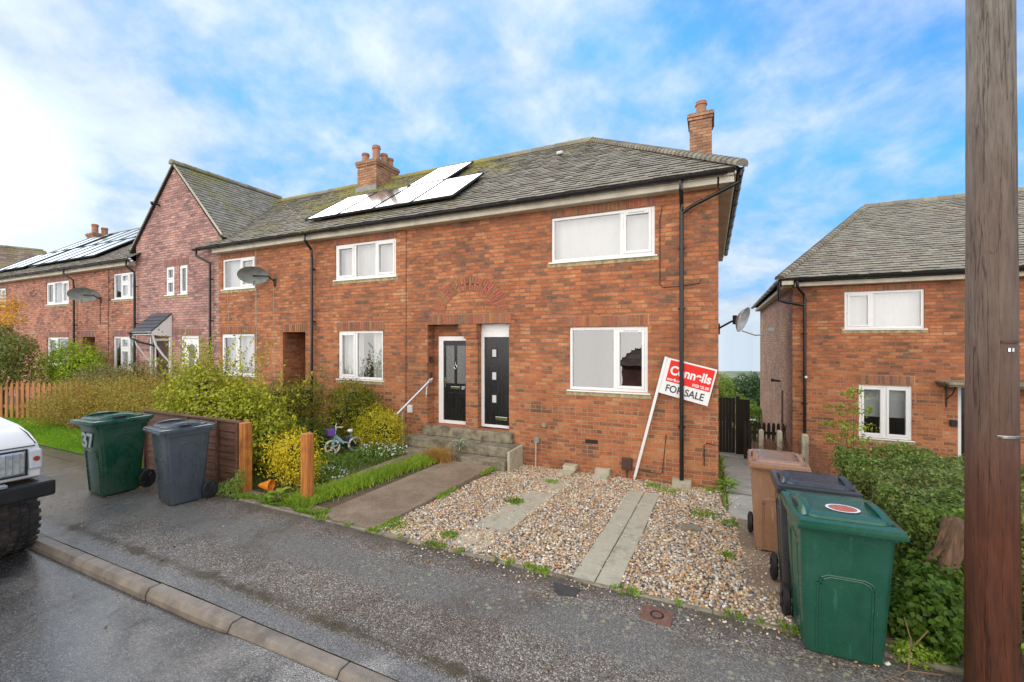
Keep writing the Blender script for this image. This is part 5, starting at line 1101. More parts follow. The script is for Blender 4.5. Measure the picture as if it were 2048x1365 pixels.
# ---------------------------------------------------------------- utility pole
po = empty('utility_pole', (1.535, -3.93, .08), 0, 'thick brown wooden utility pole with steel bands at the right edge', 'utility pole'); po.rotation_euler = (0, R(-.15), 0)
b = MB(); rings = []; q = random.Random(4)
ph = [q.uniform(0, 6.28) for _ in range(6)]
for j in range(70):
    z = -.4 + j * 9.4 / 69; r0 = .128 - .0042 * max(z, 0) * 1.0; r0 = max(r0, .085)
    rings.append([(r0 * (1 + .012 * math.sin(3 * t + ph[0] + z * .5) + .008 * math.sin(7 * t + ph[1] + z) + .006 * math.sin(z * 7 + 2 * t + ph[2])) * math.cos(t), r0 * (1 + .012 * math.sin(3 * t + ph[0] + z * .5) + .006 * math.sin(z * 7 + 2 * t + ph[2])) * math.sin(t), z) for t in np.linspace(0, 6.2832, 41)[:-1]])
b.loft(rings); b.build('pole', 'pole', po, smooth=True)
def band(z, t0, t1, hh, r=.128):
    b_ = MB(); b_.loft([[(rr * math.cos(t), rr * math.sin(t), z + zz) for (rr, zz) in ((r, -hh), (r + .006, -hh), (r + .006, hh), (r, hh))] for t in np.linspace(R(t0), R(t1), 12)]); return b_
band(1.745, 258, 318, .009, .121).build('steel_band', 'chrome', po, bevel=.002)
band(2.335, 268, 316, .008, .1185).build('iron_band', 'meter', po)
b = band(2.285, 282, 288, .011, .118); b.build('tag_plate', 'chrome', po); b = band(2.285, 292, 298, .011, .118); b.build('tag_plate', 'chrome', po)
for z, a in ((4.55, 250), (4.62, 292), (2.9, 250)): b = MB(); b.disc((.113 * math.cos(R(a)), .113 * math.sin(R(a)), z), (math.cos(R(a)), math.sin(R(a)), 0), .008, .02, 8); b.build('bolt', 'iron', po)

# ---------------------------------------------------------------- fences and posts
f = empty('lap_fence', (-8.0, -3.42, .1), 0, 'low dark brown lap fence panel with an orange brown corner post', 'fence'); O = f.location
b = MB(O); q = random.Random(2)
z = .14
while z < 1.08:
    n = 14; x0, x1 = -9.35, -6.70; w1 = [q.uniform(-.006, .006) for _ in range(n + 1)]
    rings = [[(x0 + (x1 - x0) * i / n, -3.455, z + w1[i]), (x0 + (x1 - x0) * i / n, -3.435, z + w1[i]), (x0 + (x1 - x0) * i / n, -3.425, z + .135 + w1[i]), (x0 + (x1 - x0) * i / n, -3.433, z + .135 + w1[i])] for i in range(n + 1)]
    b.loft(rings); z += .108
b.build('lap_board', 'panel_wood', f)
b = MB(O)
for x in (-9.33, -8.05, -7.25, -6.74): b = MB(O); b.box(x - .02, x + .02, -3.49, -3.457, .12, 1.15); b.build('batten', 'panel_wood', f, bevel=.004)
b = MB(O); b.box(-9.38, -6.68, -3.485, -3.415, 1.155, 1.185); b.build('capping_rail', 'panel_wood', f, bevel=.005)
b = MB(O); b.box(-6.665, -6.535, -3.50, -3.37, .05, 1.17); b.build('post', 'post_wood', f, bevel=.008)
f = empty('timber_post', (-5.355, -3.36, .1), 0, 'lone short orange brown timber post beside the grass strip', 'post'); b = MB(f.location); b.box(-5.42, -5.29, -3.425, -3.295, .0, 1.10); b.build('post', 'post_wood', f, bevel=.01)

f = empty('picket_fence', (-17.9, -1.8, .1), 0, 'orange stained picket fence behind the lawn', 'fence'); a = Vector((-20.4, -2.95, .1)); d = (Vector((-15.6, -.75, .1)) - a); n = 34; dn = d.normalized(); sd_ = Vector((dn.y, -dn.x, 0))
for i in range(n):
    p = a + d * i / (n - 1); b = MB(f.location); hh = 1.12 + q.uniform(-.02, .02)
    A = [(-.042, 0), (.042, 0), (.042, hh - .05), (.0, hh), (-.042, hh - .05)]
    b.loft([[p + dn * u + Vector((0, 0, v)) + sd_ * o_ for u, v in A] for o_ in (.03, .048)]); b.build('picket', 'picket', f)
for z in (.35, .88): b = MB(f.location); b.loft([[p + Vector((0, 0, z)) + sd_ * o_ + Vector((0, 0, w)) for o_, w in ((-.012, 0), (.028, 0), (.028, .08), (-.012, .08))] for p in (a, a + d)]); b.build('rail', 'picket', f)
for t in (0, .34, .67, 1): p = a + d * t; b = MB(f.location); b.box(p.x - .05, p.x + .05, p.y + .0, p.y + .10, 0, 1.2); b.build('post', 'picket', f)

# gap between the houses: gate, dark pickets, wire fence with concrete posts
def G(x, y): return H(x, y)
g = empty('garden_gate', (.42, 7.5, G(.4, 7.5)), 0, 'tall near black timber gate between the two houses', 'gate'); b = MB(g.location); z0 = G(.4, 7.5)
x = .04
while x < .56: b.box(x, x + .085, 7.50, 7.53, z0 + .05, z0 + 1.78); x += .09
b.build('gate_board', 'dark_wood', g); b = MB(g.location); b.box(.60, .70, 7.46, 7.56, z0, z0 + 1.84); b.box(-.02, .03, 7.46, 7.56, z0, z0 + 1.84); b.build('gate_post', 'dark_wood', g)
b = MB(g.location); b.box(.50, .52, 7.47, 7.5, z0 + .85, z0 + 1.0); b.build('latch', 'steel', g)
b = MB(g.location); b.box(.70, .98, 7.50, 7.53, z0, z0 + 1.75); b.build('side_board', 'dark_wood', g)
f = empty('dark_picket_fence', (1.2, 6.4, G(1.2, 6.2)), 0, 'black round topped picket fence in the gap beside the neighbouring house', 'fence')
for i in range(9):
    x = .78 + i * .115; z0 = G(x, 6.2) - .02; b = MB(f.location); A = [(-.04, 0), (.04, 0), (.04, 1.02), (.028, 1.09), (0, 1.12), (-.028, 1.09), (-.04, 1.02)]; b.prism([(x + u, z0 + v) for u, v in A], 'y', 6.2, 6.22); b.build('picket', 'dark_wood', f)
b = MB(f.location); z0 = G(1.2, 6.2); b.box(.74, 1.76, 6.222, 6.25, z0 + .75, z0 + .83); b.box(.74, 1.76, 6.222, 6.25, z0 + .25, z0 + .33); b.build('rail', 'dark_wood', f)
def stonepost(x, y, h_, lab, w=.055):
    z0 = G(x, y) - .05; b = MB((x, y, z0)); b.loft([[(x + w * u * s_, y + w * v * s_, z0 + zz) for u, v in ((-1, -1), (1, -1), (1, 1), (-1, 1))] for s_, zz in ((1, 0), (1, h_ - .04), (.8, h_ - .01), (.45, h_))]); e_ = empty('concrete_post', (x, y, z0), 0, lab, 'post', 'weathered concrete fence posts in the gap'); b.build('shaft', 'concrete', e_, bevel=.01)
stonepost(1.02, 4.6, .98, 'thin weathered concrete post by the near black gate'); stonepost(1.36, 4.2, 1.0, 'weathered concrete post behind the brown bin'); stonepost(1.73, 3.4, .98, 'rounded concrete post against the neighbouring house corner', .065)
f = empty('wire_fence', (1.3, 2.8, G(1.3, 2.8)), 0, 'rusty chicken wire fence with dead twigs between the concrete posts', 'fence'); b = MB(f.location)
P0 = [Vector((1.02, 4.6, 0)), Vector((1.36, 4.2, 0)), Vector((1.73, 3.4, 0)), Vector((1.75, 1.2, 0))]
def wp(s_, z_):
    i = min(int(s_), 2); p = P0[i].lerp(P0[i + 1], s_ - i); return (p.x, p.y, G(p.x, p.y) + z_)
for k_ in range(-10, 80):
    for sg_ in (-1, 1):
        pts = []
        for j in range(9):
            s_ = k_ * .04 + sg_ * j * .05
            if 0 <= s_ <= 3: pts.append(wp(s_, .05 + j * .085))
        if len(pts) > 1: b.tube(pts, .0018, 3, False)
b.build('wire_mesh', 'iron', f)
b = MB(f.location)
for i in range(70):
    s_ = q.uniform(0, 2.9); p = Vector(wp(s_, 0)); b.tube([p, p + Vector((q.uniform(-.12, .12), q.uniform(-.1, .1), q.uniform(.25, .5))), p + Vector((q.uniform(-.3, .3), q.uniform(-.2, .2), q.uniform(.45, .85)))], .004, 3)
tw = b.build('dead_twigs', 'old_wood', f)
b = MB((.95, 4.9, G(.95, 4.9))); 
e_ = empty('broken_board', (.95, 4.9, G(.95, 4.9)), 0, 'rotten brown fence boards standing beside the side path', 'boards'); b = MB(e_.location)
for i in range(6): x = .86 + i * .10; z0 = G(x, 5.0); b.box(x, x + .085, 4.98 + i * .01, 5.0 + i * .01, z0, z0 + .62 + q.uniform(-.08, .10))
b.build('board', 'old_wood', e_, bevel=.003)
e_ = empty('iron_post', (1.55, 5.2, G(1.5, 5.2)), 0, 'thin dark post with a leaning grey pole by the neighbouring wall', 'post'); b = MB(e_.location); z0 = G(1.5, 5.2); b.box(1.53, 1.57, 5.18, 5.22, z0, z0 + 1.95); b.tube([(1.42, 4.7, z0 + .2), (1.62, 5.05, z0 + 1.1)], .012, 6); b.build('shaft', 'meter', e_)

# ---------------------------------------------------------------- handrail and grab rail
f = empty('handrail', (-5.99, -.45, .1), 0, 'galvanised handrail sloping up to the steps beside the round golden bush', 'handrail'); b = MB(f.location)
b.tube([(-6.02, -.62, .90), (-5.62, -.05, 1.55)], .024, 10); b.build('rail', 'steel', f, smooth=True); b = MB(f.location); b.tube([(-5.97, -.50, .08), (-5.955, -.52, 1.0)], .014, 8); b.build('post', 'steel', f, smooth=True)
b = MB(f.location); b.disc((-5.62, -.012, 1.56), (0, 1, 0), .045, .02, 14); b.tube([(-5.62, -.05, 1.55), (-5.62, -.01, 1.56)], .022, 8); b.build('wall_flange', 'steel', f)
f = empty('grab_rail', (-5.6, -.03, 1.2), 0, 'white bent grab rail on the brick beside the door numbered 27', 'grab rail'); b = MB(f.location)
b.tube([(-5.72, -.005, 1.20), (-5.71, -.05, 1.21), (-5.68, -.07, 1.27), (-5.665, -.075, 1.43), (-5.60, -.06, 1.58), (-5.59, .03, 1.61)], .014, 8); b.build('rail', 'upvc', f, smooth=True)

# ---------------------------------------------------------------- small things by the wall and on the ground
def blocks(loc, lab, parts, mat='concrete', name='concrete_block', cat='block', group='loose concrete blocks on the gravel'):
    b = MB(loc)
    for p in parts: b.box(*p)
    o = b.build(name, mat, None, bevel=.006); o.location = loc; return tag(o, lab, cat, group)
blocks((-2.5, -.3, .02), 'two stacked grey concrete blocks against the wall below the window', [(-2.62, -2.35, -.42, -.17, .0, .07), (-2.57, -2.33, -.2, -.02, .071, .155)])
blocks((-1.87, -.2, .02), 'pale concrete block by the wall, left of the brown meter box', [(-2.0, -1.74, -.30, -.16, 0, .07), (-1.99, -1.73, -.159, -.02, .0, .15)])
blocks((-.55, -.12, .0), 'concrete block under the foot of the black downpipe', [(-.69, -.40, -.24, -.02, -.02, .125)])
blocks((-.33, -1.92, .05), 'single brown concrete block alone on the gravel', [(-.44, -.22, -2.0, -1.86, .03, .115)], 'concrete_step')
e_ = empty('meter_box', (-1.44, -.05, .1), 0, 'small brown box fixed low on the wall beside the sign post', 'box'); b = MB(e_.location); b.box(-1.535, -1.36, -.07, -.001, .17, .37); b.build('cover', 'meter', e_, bevel=.01); b = MB(e_.location); b.tube([(-1.45, -.03, .17), (-1.45, -.03, -.05)], .012, 6); b.build('pipe', 'meter', e_)
e_ = empty('standpipe', (-3.16, -.05, 0), 0, 'short pale grey pipe rising from the gravel against the wall', 'pipe'); b = MB(e_.location); b.tube([(-3.16, -.05, -.05), (-3.15, -.05, .50)], .014, 8); b.build('tube', 'concrete', e_, smooth=True); b = MB(e_.location); b.box(-3.20, -3.09, -.05, -.001, .47, .57); b.build('clamp', 'dish', e_, bevel=.01)
e_ = empty('drain_cover', (-.52, -3.97, .131), R(-3), 'small rusty square drain cover set in the pavement', 'drain cover'); b = MB(); b.box(-.12, .12, -.10, .10, -.03, .004); b.box(-.12, .12, -.10, -.085, .0042, .010); b.box(-.12, .12, .085, .10, .0042, .010); b.box(-.12, -.105, -.0848, .0848, .0042, .010); b.box(.105, .12, -.0848, .0848, .0042, .010); b.build('lid', 'iron', e_, bevel=.003); b = MB(); b.tube([(.05 * math.cos(t), .05 * math.sin(t), .008) for t in np.linspace(0, 6.28, 13)], .006, 4, False); b.build('ring', 'trim_black', e_)
b = MB((-1.32, -3.93, .12)); b.prism([(-1.47, -3.84), (-1.20, -3.86), (-1.22, -3.99), (-1.36, -4.02), (-1.43, -3.96)], 'z', .10, .1265); o = b.build('tar_patch', 'tar'); o.location = (-1.32, -3.93, .12); tag(o, 'black tar patch in the pavement in front of the concrete strip', 'patch')
e_ = empty('orange_toy_funnel', (-6.24, -3.34, .13), R(20), 'orange plastic cone lying on its side between the two timber posts', 'toy cone'); b = MB(); b.loft([[(x_, r_ * math.cos(t), .095 + r_ * .95 * math.sin(t)) for t in np.linspace(0, 6.28, 21)[:-1]] for x_, r_ in ((-.13, .02), (-.11, .03), (.04, .088), (.07, .092), (.066, .08), (-.09, .02))]); b.build('shell', 'orange_plastic', e_, smooth=True)

# child's bicycle
bk = empty('child_bicycle', (-6.95, -1.15, .12), R(62), 'small pale blue and white child bicycle with a purple basket, in the garden', 'bicycle')
def torus(mb, c, Rr, r, n=28, m=8):
    mb.loft([[(c[0] + (Rr + r * math.cos(u)) * math.cos(t), c[1] + r * math.sin(u), c[2] + (Rr + r * math.cos(u)) * math.sin(t)) for u in np.linspace(0, 6.2832, m + 1)[:-1]] for t in np.linspace(0, 6.2832, n + 1)], False)
for x_ in (-.22, .24):
    b = MB(); torus(b, (x_, 0, .155), .135, .022); w_ = b.build('wheel', 'white_plastic', bk, smooth=True); b = MB(); b.disc((x_, 0, .155), (0, 1, 0), .03, .05, 12)
    for i in range(5): t = i * 1.2566 + .3; b.tube([(x_, 0, .155), (x_ + .125 * math.cos(t), 0, .155 + .125 * math.sin(t))], [.02, .014], 5)
    b.build('rim', 'trim_black' if x_ > 0 else 'white_plastic', w_)
b = MB(); b.tube([(-.17, 0, .40), (-.02, 0, .24), (.10, 0, .20), (.15, 0, .36)], .022, 8); b.tube([(.10, 0, .20), (.24, .03, .155)], .012, 6); b.tube([(.15, 0, .36), (.24, -.03, .155)], .012, 6); b.tube([(-.16, 0, .34), (.0, 0, .20)], .018, 6); b.build('frame', 'sky_plastic', bk, smooth=True)
b = MB()
for s_ in (-1, 1): b.tube([(-.18, .02 * s_, .40), (-.19, .045 * s_, .30), (-.22, .045 * s_, .155)], .012, 6)
b.build('fork', 'sky_plastic', bk, smooth=True)
b = MB(); b.tube([(-.17, 0, .40), (-.145, 0, .55)], .013, 6); b.tube([(-.08, -.20, .58), (-.14, -.08, .56), (-.145, 0, .55), (-.14, .08, .56), (-.08, .20, .58)], .011, 6); b.build('handlebar', 'white_plastic', bk, smooth=True)
b = MB(); b.loft([[(-.26 + u * w1_, v * w2_, z_) for u, v in ((-1, -1), (1, -1), (1, 1), (-1, 1))] for w1_, w2_, z_ in ((.055, .085, .40), (.075, .105, .52), (.068, .098, .52), (.05, .08, .41))]); b.build('basket', 'purple', bk, bevel=.008)
b = MB(); b.loft([[(.13 + l_ + w_ * .9 * math.cos(t), w_ * math.sin(t) , z_) for t in np.linspace(0, 6.28, 13)[:-1]] for l_, w_, z_ in ((.0, .05, .42), (.0, .068, .45), (.01, .055, .475), (.02, .02, .48))]); b.build('saddle', 'white_plastic', bk, smooth=True)
b = MB(); b.tube([(.10, -.05, .20), (.10, -.11, .13)], .008, 6); b.box(.06, .14, -.16, -.10, .11, .13); b.tube([(.10, .05, .20), (.10, .11, .28)], .008, 6); b.box(.06, .14, .10, .16, .28, .30); b.build('pedal', 'purple', bk)

# ---------------------------------------------------------------- white off-road car at the kerb
def car():
    O = Vector((-8.9, -6.56, .04)); c = empty('parked_car', O, 0, 'white off-road car with a black bumper and muddy tyres at the left edge', 'car')
    yn, yf = -5.68, -7.44
    b = MB(O); prof = [(-6.60, .98), (-6.56, 1.0), (-6.55, 1.28), (-6.60, 1.36), (-6.75, 1.45), (-6.98, 1.515), (-7.5, 1.57), (-8.1, 1.60), (-8.75, 2.22), (-9.0, 2.30), (-11.0, 2.33), (-11.12, 2.2), (-11.2, 1.5), (-11.2, .82), (-10.75, .82), (-10.62, 1.08), (-10.3, 1.2), (-9.9, 1.08), (-9.78, .82), (-7.85, .82), (-7.75, 1.05), (-7.4, 1.16), (-7.0, 1.08), (-6.86, .98)]
    def Pn(z, y): return y
    rings = []
    for y in (yn, yn - .02, yf + .02, yf):
        ins = .025 if y in (yn, yf) else 0; rings.append([(x, y + (0 if z < 1.3 else (-1 if y > -6.5 else 1) * (z - 1.3) * .10), z - ins * (z > 1.2)) for x, z in prof])
    b.loft(rings); body = b.build('body', 'white_paint', c, bevel=.02, smooth=True, seg=3)
    b = MB(O); b.tube([(-6.585, -5.715, 1.345), (-6.72, -5.735, 1.445), (-6.98, -5.745, 1.505), (-7.9, -5.755, 1.575)], .006, 5); b.tube([(-6.565, -5.72, 1.325), (-6.565, -7.4, 1.325)], .006, 5); b.build('bonnet_seam', 'trim_black', body)
    for s_ in (0, 1):
        m = (lambda y: y) if s_ == 0 else (lambda y: -13.12 - y)
        def bx(mb, x0, x1, ya, yb, z0, z1): mb.box(x0, x1, min(m(ya), m(yb)), max(m(ya), m(yb)), z0, z1)
        b = MB(O); bx(b, -6.60, -6.532, -5.80, -6.24, 1.045, 1.285); hl = b.build('headlight', 'lens', c, bevel=.02, seg=3, smooth=True)
        b = MB(O); bx(b, -6.60, -6.540, -5.782, -6.258, 1.03, 1.042); bx(b, -6.60, -6.540, -5.782, -5.797, 1.03, 1.295); bx(b, -6.60, -6.540, -5.782, -6.258, 1.288, 1.30); b.build('headlight_trim', 'trim_black', hl)
        b = MB(O)
        for i in range(8): yy = -5.84 - i * .05; bx(b, -6.545, -6.529, yy, yy - .006, 1.06, 1.27)
        b.build('lens_rib', 'chrome', hl)
        b = MB(O); bx(b, -6.60, -6.535, -5.672, -5.775, 1.08, 1.285); ind = b.build('indicator', 'blind', c, bevel=.02, seg=3); b = MB(O); b.disc((-6.533, m(-5.72), 1.19), (1, 0, 0), .026, .006, 16); b.build('bulb', 'amber', ind)
    b = MB(O); b.box(-6.60, -6.545, -6.85, -6.27, 1.06, 1.28); gr = b.build('grille', 'trim_black', c, bevel=.01)
    b = MB(O); b.box(-6.84, -6.44, -7.52, -5.60, .79, .955); b.box(-6.9, -6.60, -5.66, -5.585, .80, .95); b.build('front_bumper', 'trim_black', c, bevel=.025, seg=3)
    b = MB(O); b.box(-6.52, -6.44, -6.6, -5.95, .957, .99); b.build('bumper_step', 'chrome', c, bevel=.006)
    b = MB(O); b.box(-11.3, -11.2, -7.5, -5.62, .7, .85); b.build('rear_bumper', 'trim_black', c, bevel=.02)
    b = MB(O)
    for ya, yb in ((-5.79, -5.765), (-7.355, -7.33)):
        b.prism([(-8.30, 1.66), (-8.86, 2.18), (-9.5, 2.2), (-9.5, 1.66)], 'y', ya, yb); b.prism([(-9.6, 1.66), (-9.6, 2.2), (-10.9, 2.2), (-10.95, 1.66)], 'y', ya, yb)
    b.add([(-8.17, -5.86, 1.66), (-8.17, -7.26, 1.66), (-8.74, -7.2, 2.2), (-8.74, -5.92, 2.2)], [(0, 1, 2, 3)]); b.build('car_window', 'ink', c)
    b = MB(O); b.box(-8.75, -8.65, -5.66, -5.52, 1.58, 1.76); b.build('mirror', 'trim_black', c, bevel=.02)
    for x in (-7.32, -10.25):
        for (y0, y1) in ((-5.57, -5.89), (-7.23, -7.55)):
            b = MB(O); Rr = .42; cz = .46; ym = (y0 + y1) / 2; hw = abs(y0 - y1) / 2; N_ = 44
            prof = [(-hw, .22), (-hw - .005, .30), (-hw, .385), (-hw + .04, .405), (hw - .04, .405), (hw, .385), (hw + .005, .30), (hw, .22)]
            b.loft([[(x + r_ * math.cos(t), ym + o_, cz + r_ * math.sin(t)) for t in np.linspace(0, 6.2832, N_ + 1)[:-1]] for o_, r_ in prof], False)
            for i in range(30):
                t = i * 2 * math.pi / 30
                for j, (ya, yb, dt) in enumerate(((-hw - .008, -hw + .085, 0), (-hw + .095, -.012, .09), (.012, hw - .095, .0), (hw - .085, hw + .008, .09))):
                    ta, tb = t + dt, t + dt + .135; r0_, r1_ = .39, .427 - (.012 if j in (0, 3) else 0)
                    b.loft([[(x + r_ * math.cos(a_), ym + y_, cz + r_ * math.sin(a_)) for a_, r_ in ((ta, r0_), (tb, r0_), (tb, r1_), (ta + .02, r1_))] for y_ in (ya, yb)])
            w_ = b.build('tyre', 'tyre_dirty', c, bevel=.006)
            b = MB(O); 
            for o_ in (-hw + .03, hw - .03): b.disc((x, ym + o_, cz), (0, 1, 0), .215, .02, 24)
            b.disc((x, ym, cz), (0, 1, 0), .08, hw * 2 - .01, 12); b.build('rim', 'dish', w_)
    b = MB(O); b.box(-10.9, -6.95, -7.1, -6.0, .48, .80); b.build('chassis', 'trim_black', c)
    return c
car()

# ---------------------------------------------------------------- plants
q = random.Random(77)
# tall yellow green shrub behind the lap fence
bl = [(-9.35, -2.7, 1.05, .75, .6, .80), (-8.5, -2.7, 1.05, .8, .6, .78), (-7.7, -2.6, .85, .7, .6, .70), (-7.15, -2.6, .65, .5, .5, .55), (-8.9, -2.7, 1.5, .6, .45, .5), (-7.9, -2.6, 1.35, .55, .4, .4), (-9.9, -2.6, .7, .5, .5, .5)]
bush('tall_shrub', 'tall yellow green shrub with upright shoots behind the lap fence', 'shrub', bl, 17000, .062, [(.27, .32, .03), (.38, .42, .03), (.50, .50, .045), (.22, .27, .03), (.50, .44, .06), (.19, .23, .03), (.46, .38, .08), (.40, .43, .04)], 3, (-8.4, -2.7, .1), stems=14, extra=sprays([(-9.3, -2.7, 1.5), (-8.9, -2.7, 1.6), (-8.5, -2.65, 1.5), (-7.9, -2.6, 1.3), (-7.3, -2.6, .95), (-9.8, -2.6, 1.2)], 80, 1.10))
bush('yellow_shrub', 'bright yellow shrub beside the lone timber post', 'shrub', [(-6.05, -3.0, .68, .36, .33, .36), (-6.2, -3.0, .45, .36, .3, .35), (-5.85, -3.0, .42, .28, .3, .3), (-6.4, -2.9, .55, .25, .25, .25)], 5600, .036, [(.66, .50, .02), (.78, .60, .03), (.60, .50, .03), (.46, .44, .03), (.80, .64, .05)], 4, (-6.05, -3.0, .1), stems=10, shell=.25, lump=.34, extra=sprays([(-6.1, -3.0, .75), (-5.85, -3.0, .6), (-6.3, -3.0, .6)], 26, .32, lean=.5, dens=16))
bush('clipped_bush', 'rounded clipped golden bush under the handrail', 'bush', [(-6.42, -.72, .60, .50, .38, .50), (-6.15, -.74, .55, .40, .36, .48), (-6.7, -.7, .5, .35, .35, .42)], 9500, .030, [(.30, .33, .02), (.52, .46, .02), (.62, .54, .03), (.22, .28, .02), (.56, .50, .03)], 5, (-6.35, -.72, .1), shell=.7, lump=.13)
bush('laurel_bush', 'large mottled green and yellow bush under the ground floor window', 'bush', [(-7.35, -.55, .85, .62, .40, .72), (-7.75, -.6, .7, .5, .4, .6), (-6.95, -.5, .8, .42, .35, .6), (-7.3, -.5, 1.2, .5, .32, .30)], 10500, .038, [(.10, .14, .012), (.22, .24, .015), (.42, .36, .025), (.08, .11, .012), (.30, .28, .02)], 6, (-7.4, -.6, .1), shell=.75, lump=.10)
bush('mixed_shrub', 'loose green and orange tipped shrub by the passage opening', 'shrub', [(-8.55, -1.1, .75, .6, .5, .7), (-8.9, -1.1, 1.1, .4, .4, .45), (-8.2, -1.0, 1.2, .4, .4, .45), (-9.3, -1.2, .8, .5, .4, .6)], 9000, .045, [(.08, .12, .015), (.16, .19, .025), (.30, .30, .03), (.11, .13, .03), (.55, .33, .03)], 7, (-8.6, -1.1, .1), shell=.45, extra=sprays([(-8.2, -.6, 1.2), (-7.95, -.5, 1.3)], 9, .85, dens=20))
bush('low_green_shrub', 'dark green leafy shrub behind the child bicycle', 'shrub', [(-7.9, -1.35, .45, .5, .4, .42), (-7.3, -1.25, .35, .35, .3, .35), (-8.4, -1.5, .4, .45, .4, .4)], 5500, .045, GR + [(.20, .30, .04)], 8, (-7.9, -1.35, .1), shell=.5)
# autumn shrubs along the bed behind the lawn
AU = [(.36, .26, .05), (.42, .34, .07), (.28, .29, .05), (.48, .31, .08), (.24, .27, .05), (.38, .20, .07), (.33, .32, .06)]
ax = [(-10.6, -2.3, 1.1, .75, .6, .95), (-11.5, -2.2, 1.2, .85, .6, 1.0), (-12.5, -2.1, 1.2, .9, .6, 1.05), (-13.6, -2.1, 1.15, .95, .6, 1.0), (-14.9, -2.2, 1.0, 1.0, .6, .85), (-16.3, -2.3, .75, .9, .6, .65)]
for i, (a, lab) in enumerate(((ax[0:2], 'rust and green arching shrub against the tall yellow green one'), (ax[2:4], 'brownish gold feathery shrub in front of the porch canopy'), (ax[4:6], 'low golden brown shrub at the end of the picket fence'))):
    base = [(b_[0], b_[1], 1.0) for b_ in a]
    bush('autumn_shrub', lab, 'shrub', [(b_[0], b_[1], b_[2] * .8, b_[3], b_[4], b_[5] * .8) for b_ in a], 13500, .044, AU[i:] + AU[:i], 20 + i, (a[0][0] - .4, a[0][1], .1), 'autumn shrubs along the lawn', stems=14, core=False, shell=.1, aspect=.4, extra=sprays([(b_[0] + u, b_[1], .95) for b_ in a for u in (-.5, -.15, .2, .5)], 44, .75, lean=.5, dens=20))
bush('bright_conifer', 'bright lime green rounded bush behind the picket fence', 'bush', [(-19.3, -.8, 1.5, 1.1, .7, 1.0), (-18.6, -.8, 1.2, .8, .6, .9), (-20.1, -.9, 1.3, .9, .7, .9)], 12000, .065, [(.24, .36, .02), (.36, .48, .03), (.16, .27, .02), (.42, .52, .04)], 30, (-19.3, -.8, .1), shell=.6)
bush('variegated_shrub', 'dark spreading shrub with pale leaf edges beside the picket fence', 'shrub', [(-17.2, -1.0, 1.15, .9, .6, .55), (-16.3, -.9, 1.1, .8, .6, .55), (-18.0, -1.2, .9, .6, .5, .5), (-15.7, -.7, 1.4, .6, .5, .45)], 9500, .05, [(.04, .055, .015), (.30, .28, .14), (.09, .11, .03), (.38, .34, .18), (.06, .07, .02)], 31, (-17.0, -1.0, .1), shell=.6)
# left tree with orange tips: trunk and crown
tr = bush('garden_tree', 'loose garden tree with orange autumn tips at the left edge', 'tree', [(-20.3, -2.2, 2.1, 1.0, .8, .75), (-19.6, -2.3, 1.5, .8, .7, .6), (-20.9, -2.3, 2.7, .6, .6, .55), (-19.1, -2.2, 2.2, .5, .5, .4)], 7500, .075, [(.13, .17, .03), (.20, .24, .05), (.10, .14, .03), (.28, .26, .07)], 32, (-20.3, -2.2, .1), shell=.35, stems=10, core=False, stem_r=.045,
     extra=None)
r_ = np.random.default_rng(8); P, D = blobpts([(-20.5, -2.0, 3.55, .55, .5, .35), (-19.9, -2.1, 3.1, .5, .4, .22)], 700, r_, .2); V, F, C = leaves(P - np.array([-20.3, -2.2, .1]), D, np.full(len(P), .085), cols(P, [(.62, .28, .03), (.70, .38, .05), (.45, .25, .04)], r_), r_); npmesh('autumn_leaves', V, F, C, 'leaf', tr)
# hedge beside the pole with old stumps in it
HG = [(.12, .20, .04), (.18, .28, .05), (.26, .32, .10), (.08, .13, .03), (.27, .25, .12), (.15, .24, .045), (.30, .40, .08)]
bush('privet_hedge', 'clipped mid green hedge behind the utility pole', 'hedge', [(2.0, -1.6, .6, .6, 1.3, .55)], 50000, .038, HG, 40, (2.0, -1.8, 0), box=(1.48, 3.1, -2.95, -.55, .38, .97), up=.2, stems=3)
bush('hedge_extension', 'continuation of the hedge to the right of the pole', 'hedge', [(4.6, -2.2, .5, 1.4, .4, .5)], 26000, .036, HG, 44, (4.4, -2.2, 0), box=(3.15, 6.2, -3.3, -1.0, .0, 1.04), up=.2, stems=3)
bush('low_hedge_growth', 'dark leafy growth filling the foot of the hedge', 'hedge', [(1.75, -2.4, .35, .45, .8, .42), (2.4, -2.6, .4, .6, .8, .5), (1.6, -1.3, .35, .3, .9, .4)], 12000, .036, [(.04, .075, .012), (.07, .12, .018), (.10, .13, .03), (.05, .06, .02)], 41, (2.0, -2.3, .05), shell=.4, stems=14)
bush('ivy_clump', 'glossy dark ivy clump at the foot of the pole', 'ivy', [(1.42, -3.42, .30, .22, .24, .34), (1.30, -3.30, .18, .22, .25, .22), (1.52, -3.1, .38, .22, .3, .30)], 4200, .048, [(.05, .11, .012), (.09, .17, .02), (.12, .22, .03), (.04, .08, .012)], 42, (1.4, -3.35, .08), shell=.5, aspect=.8)
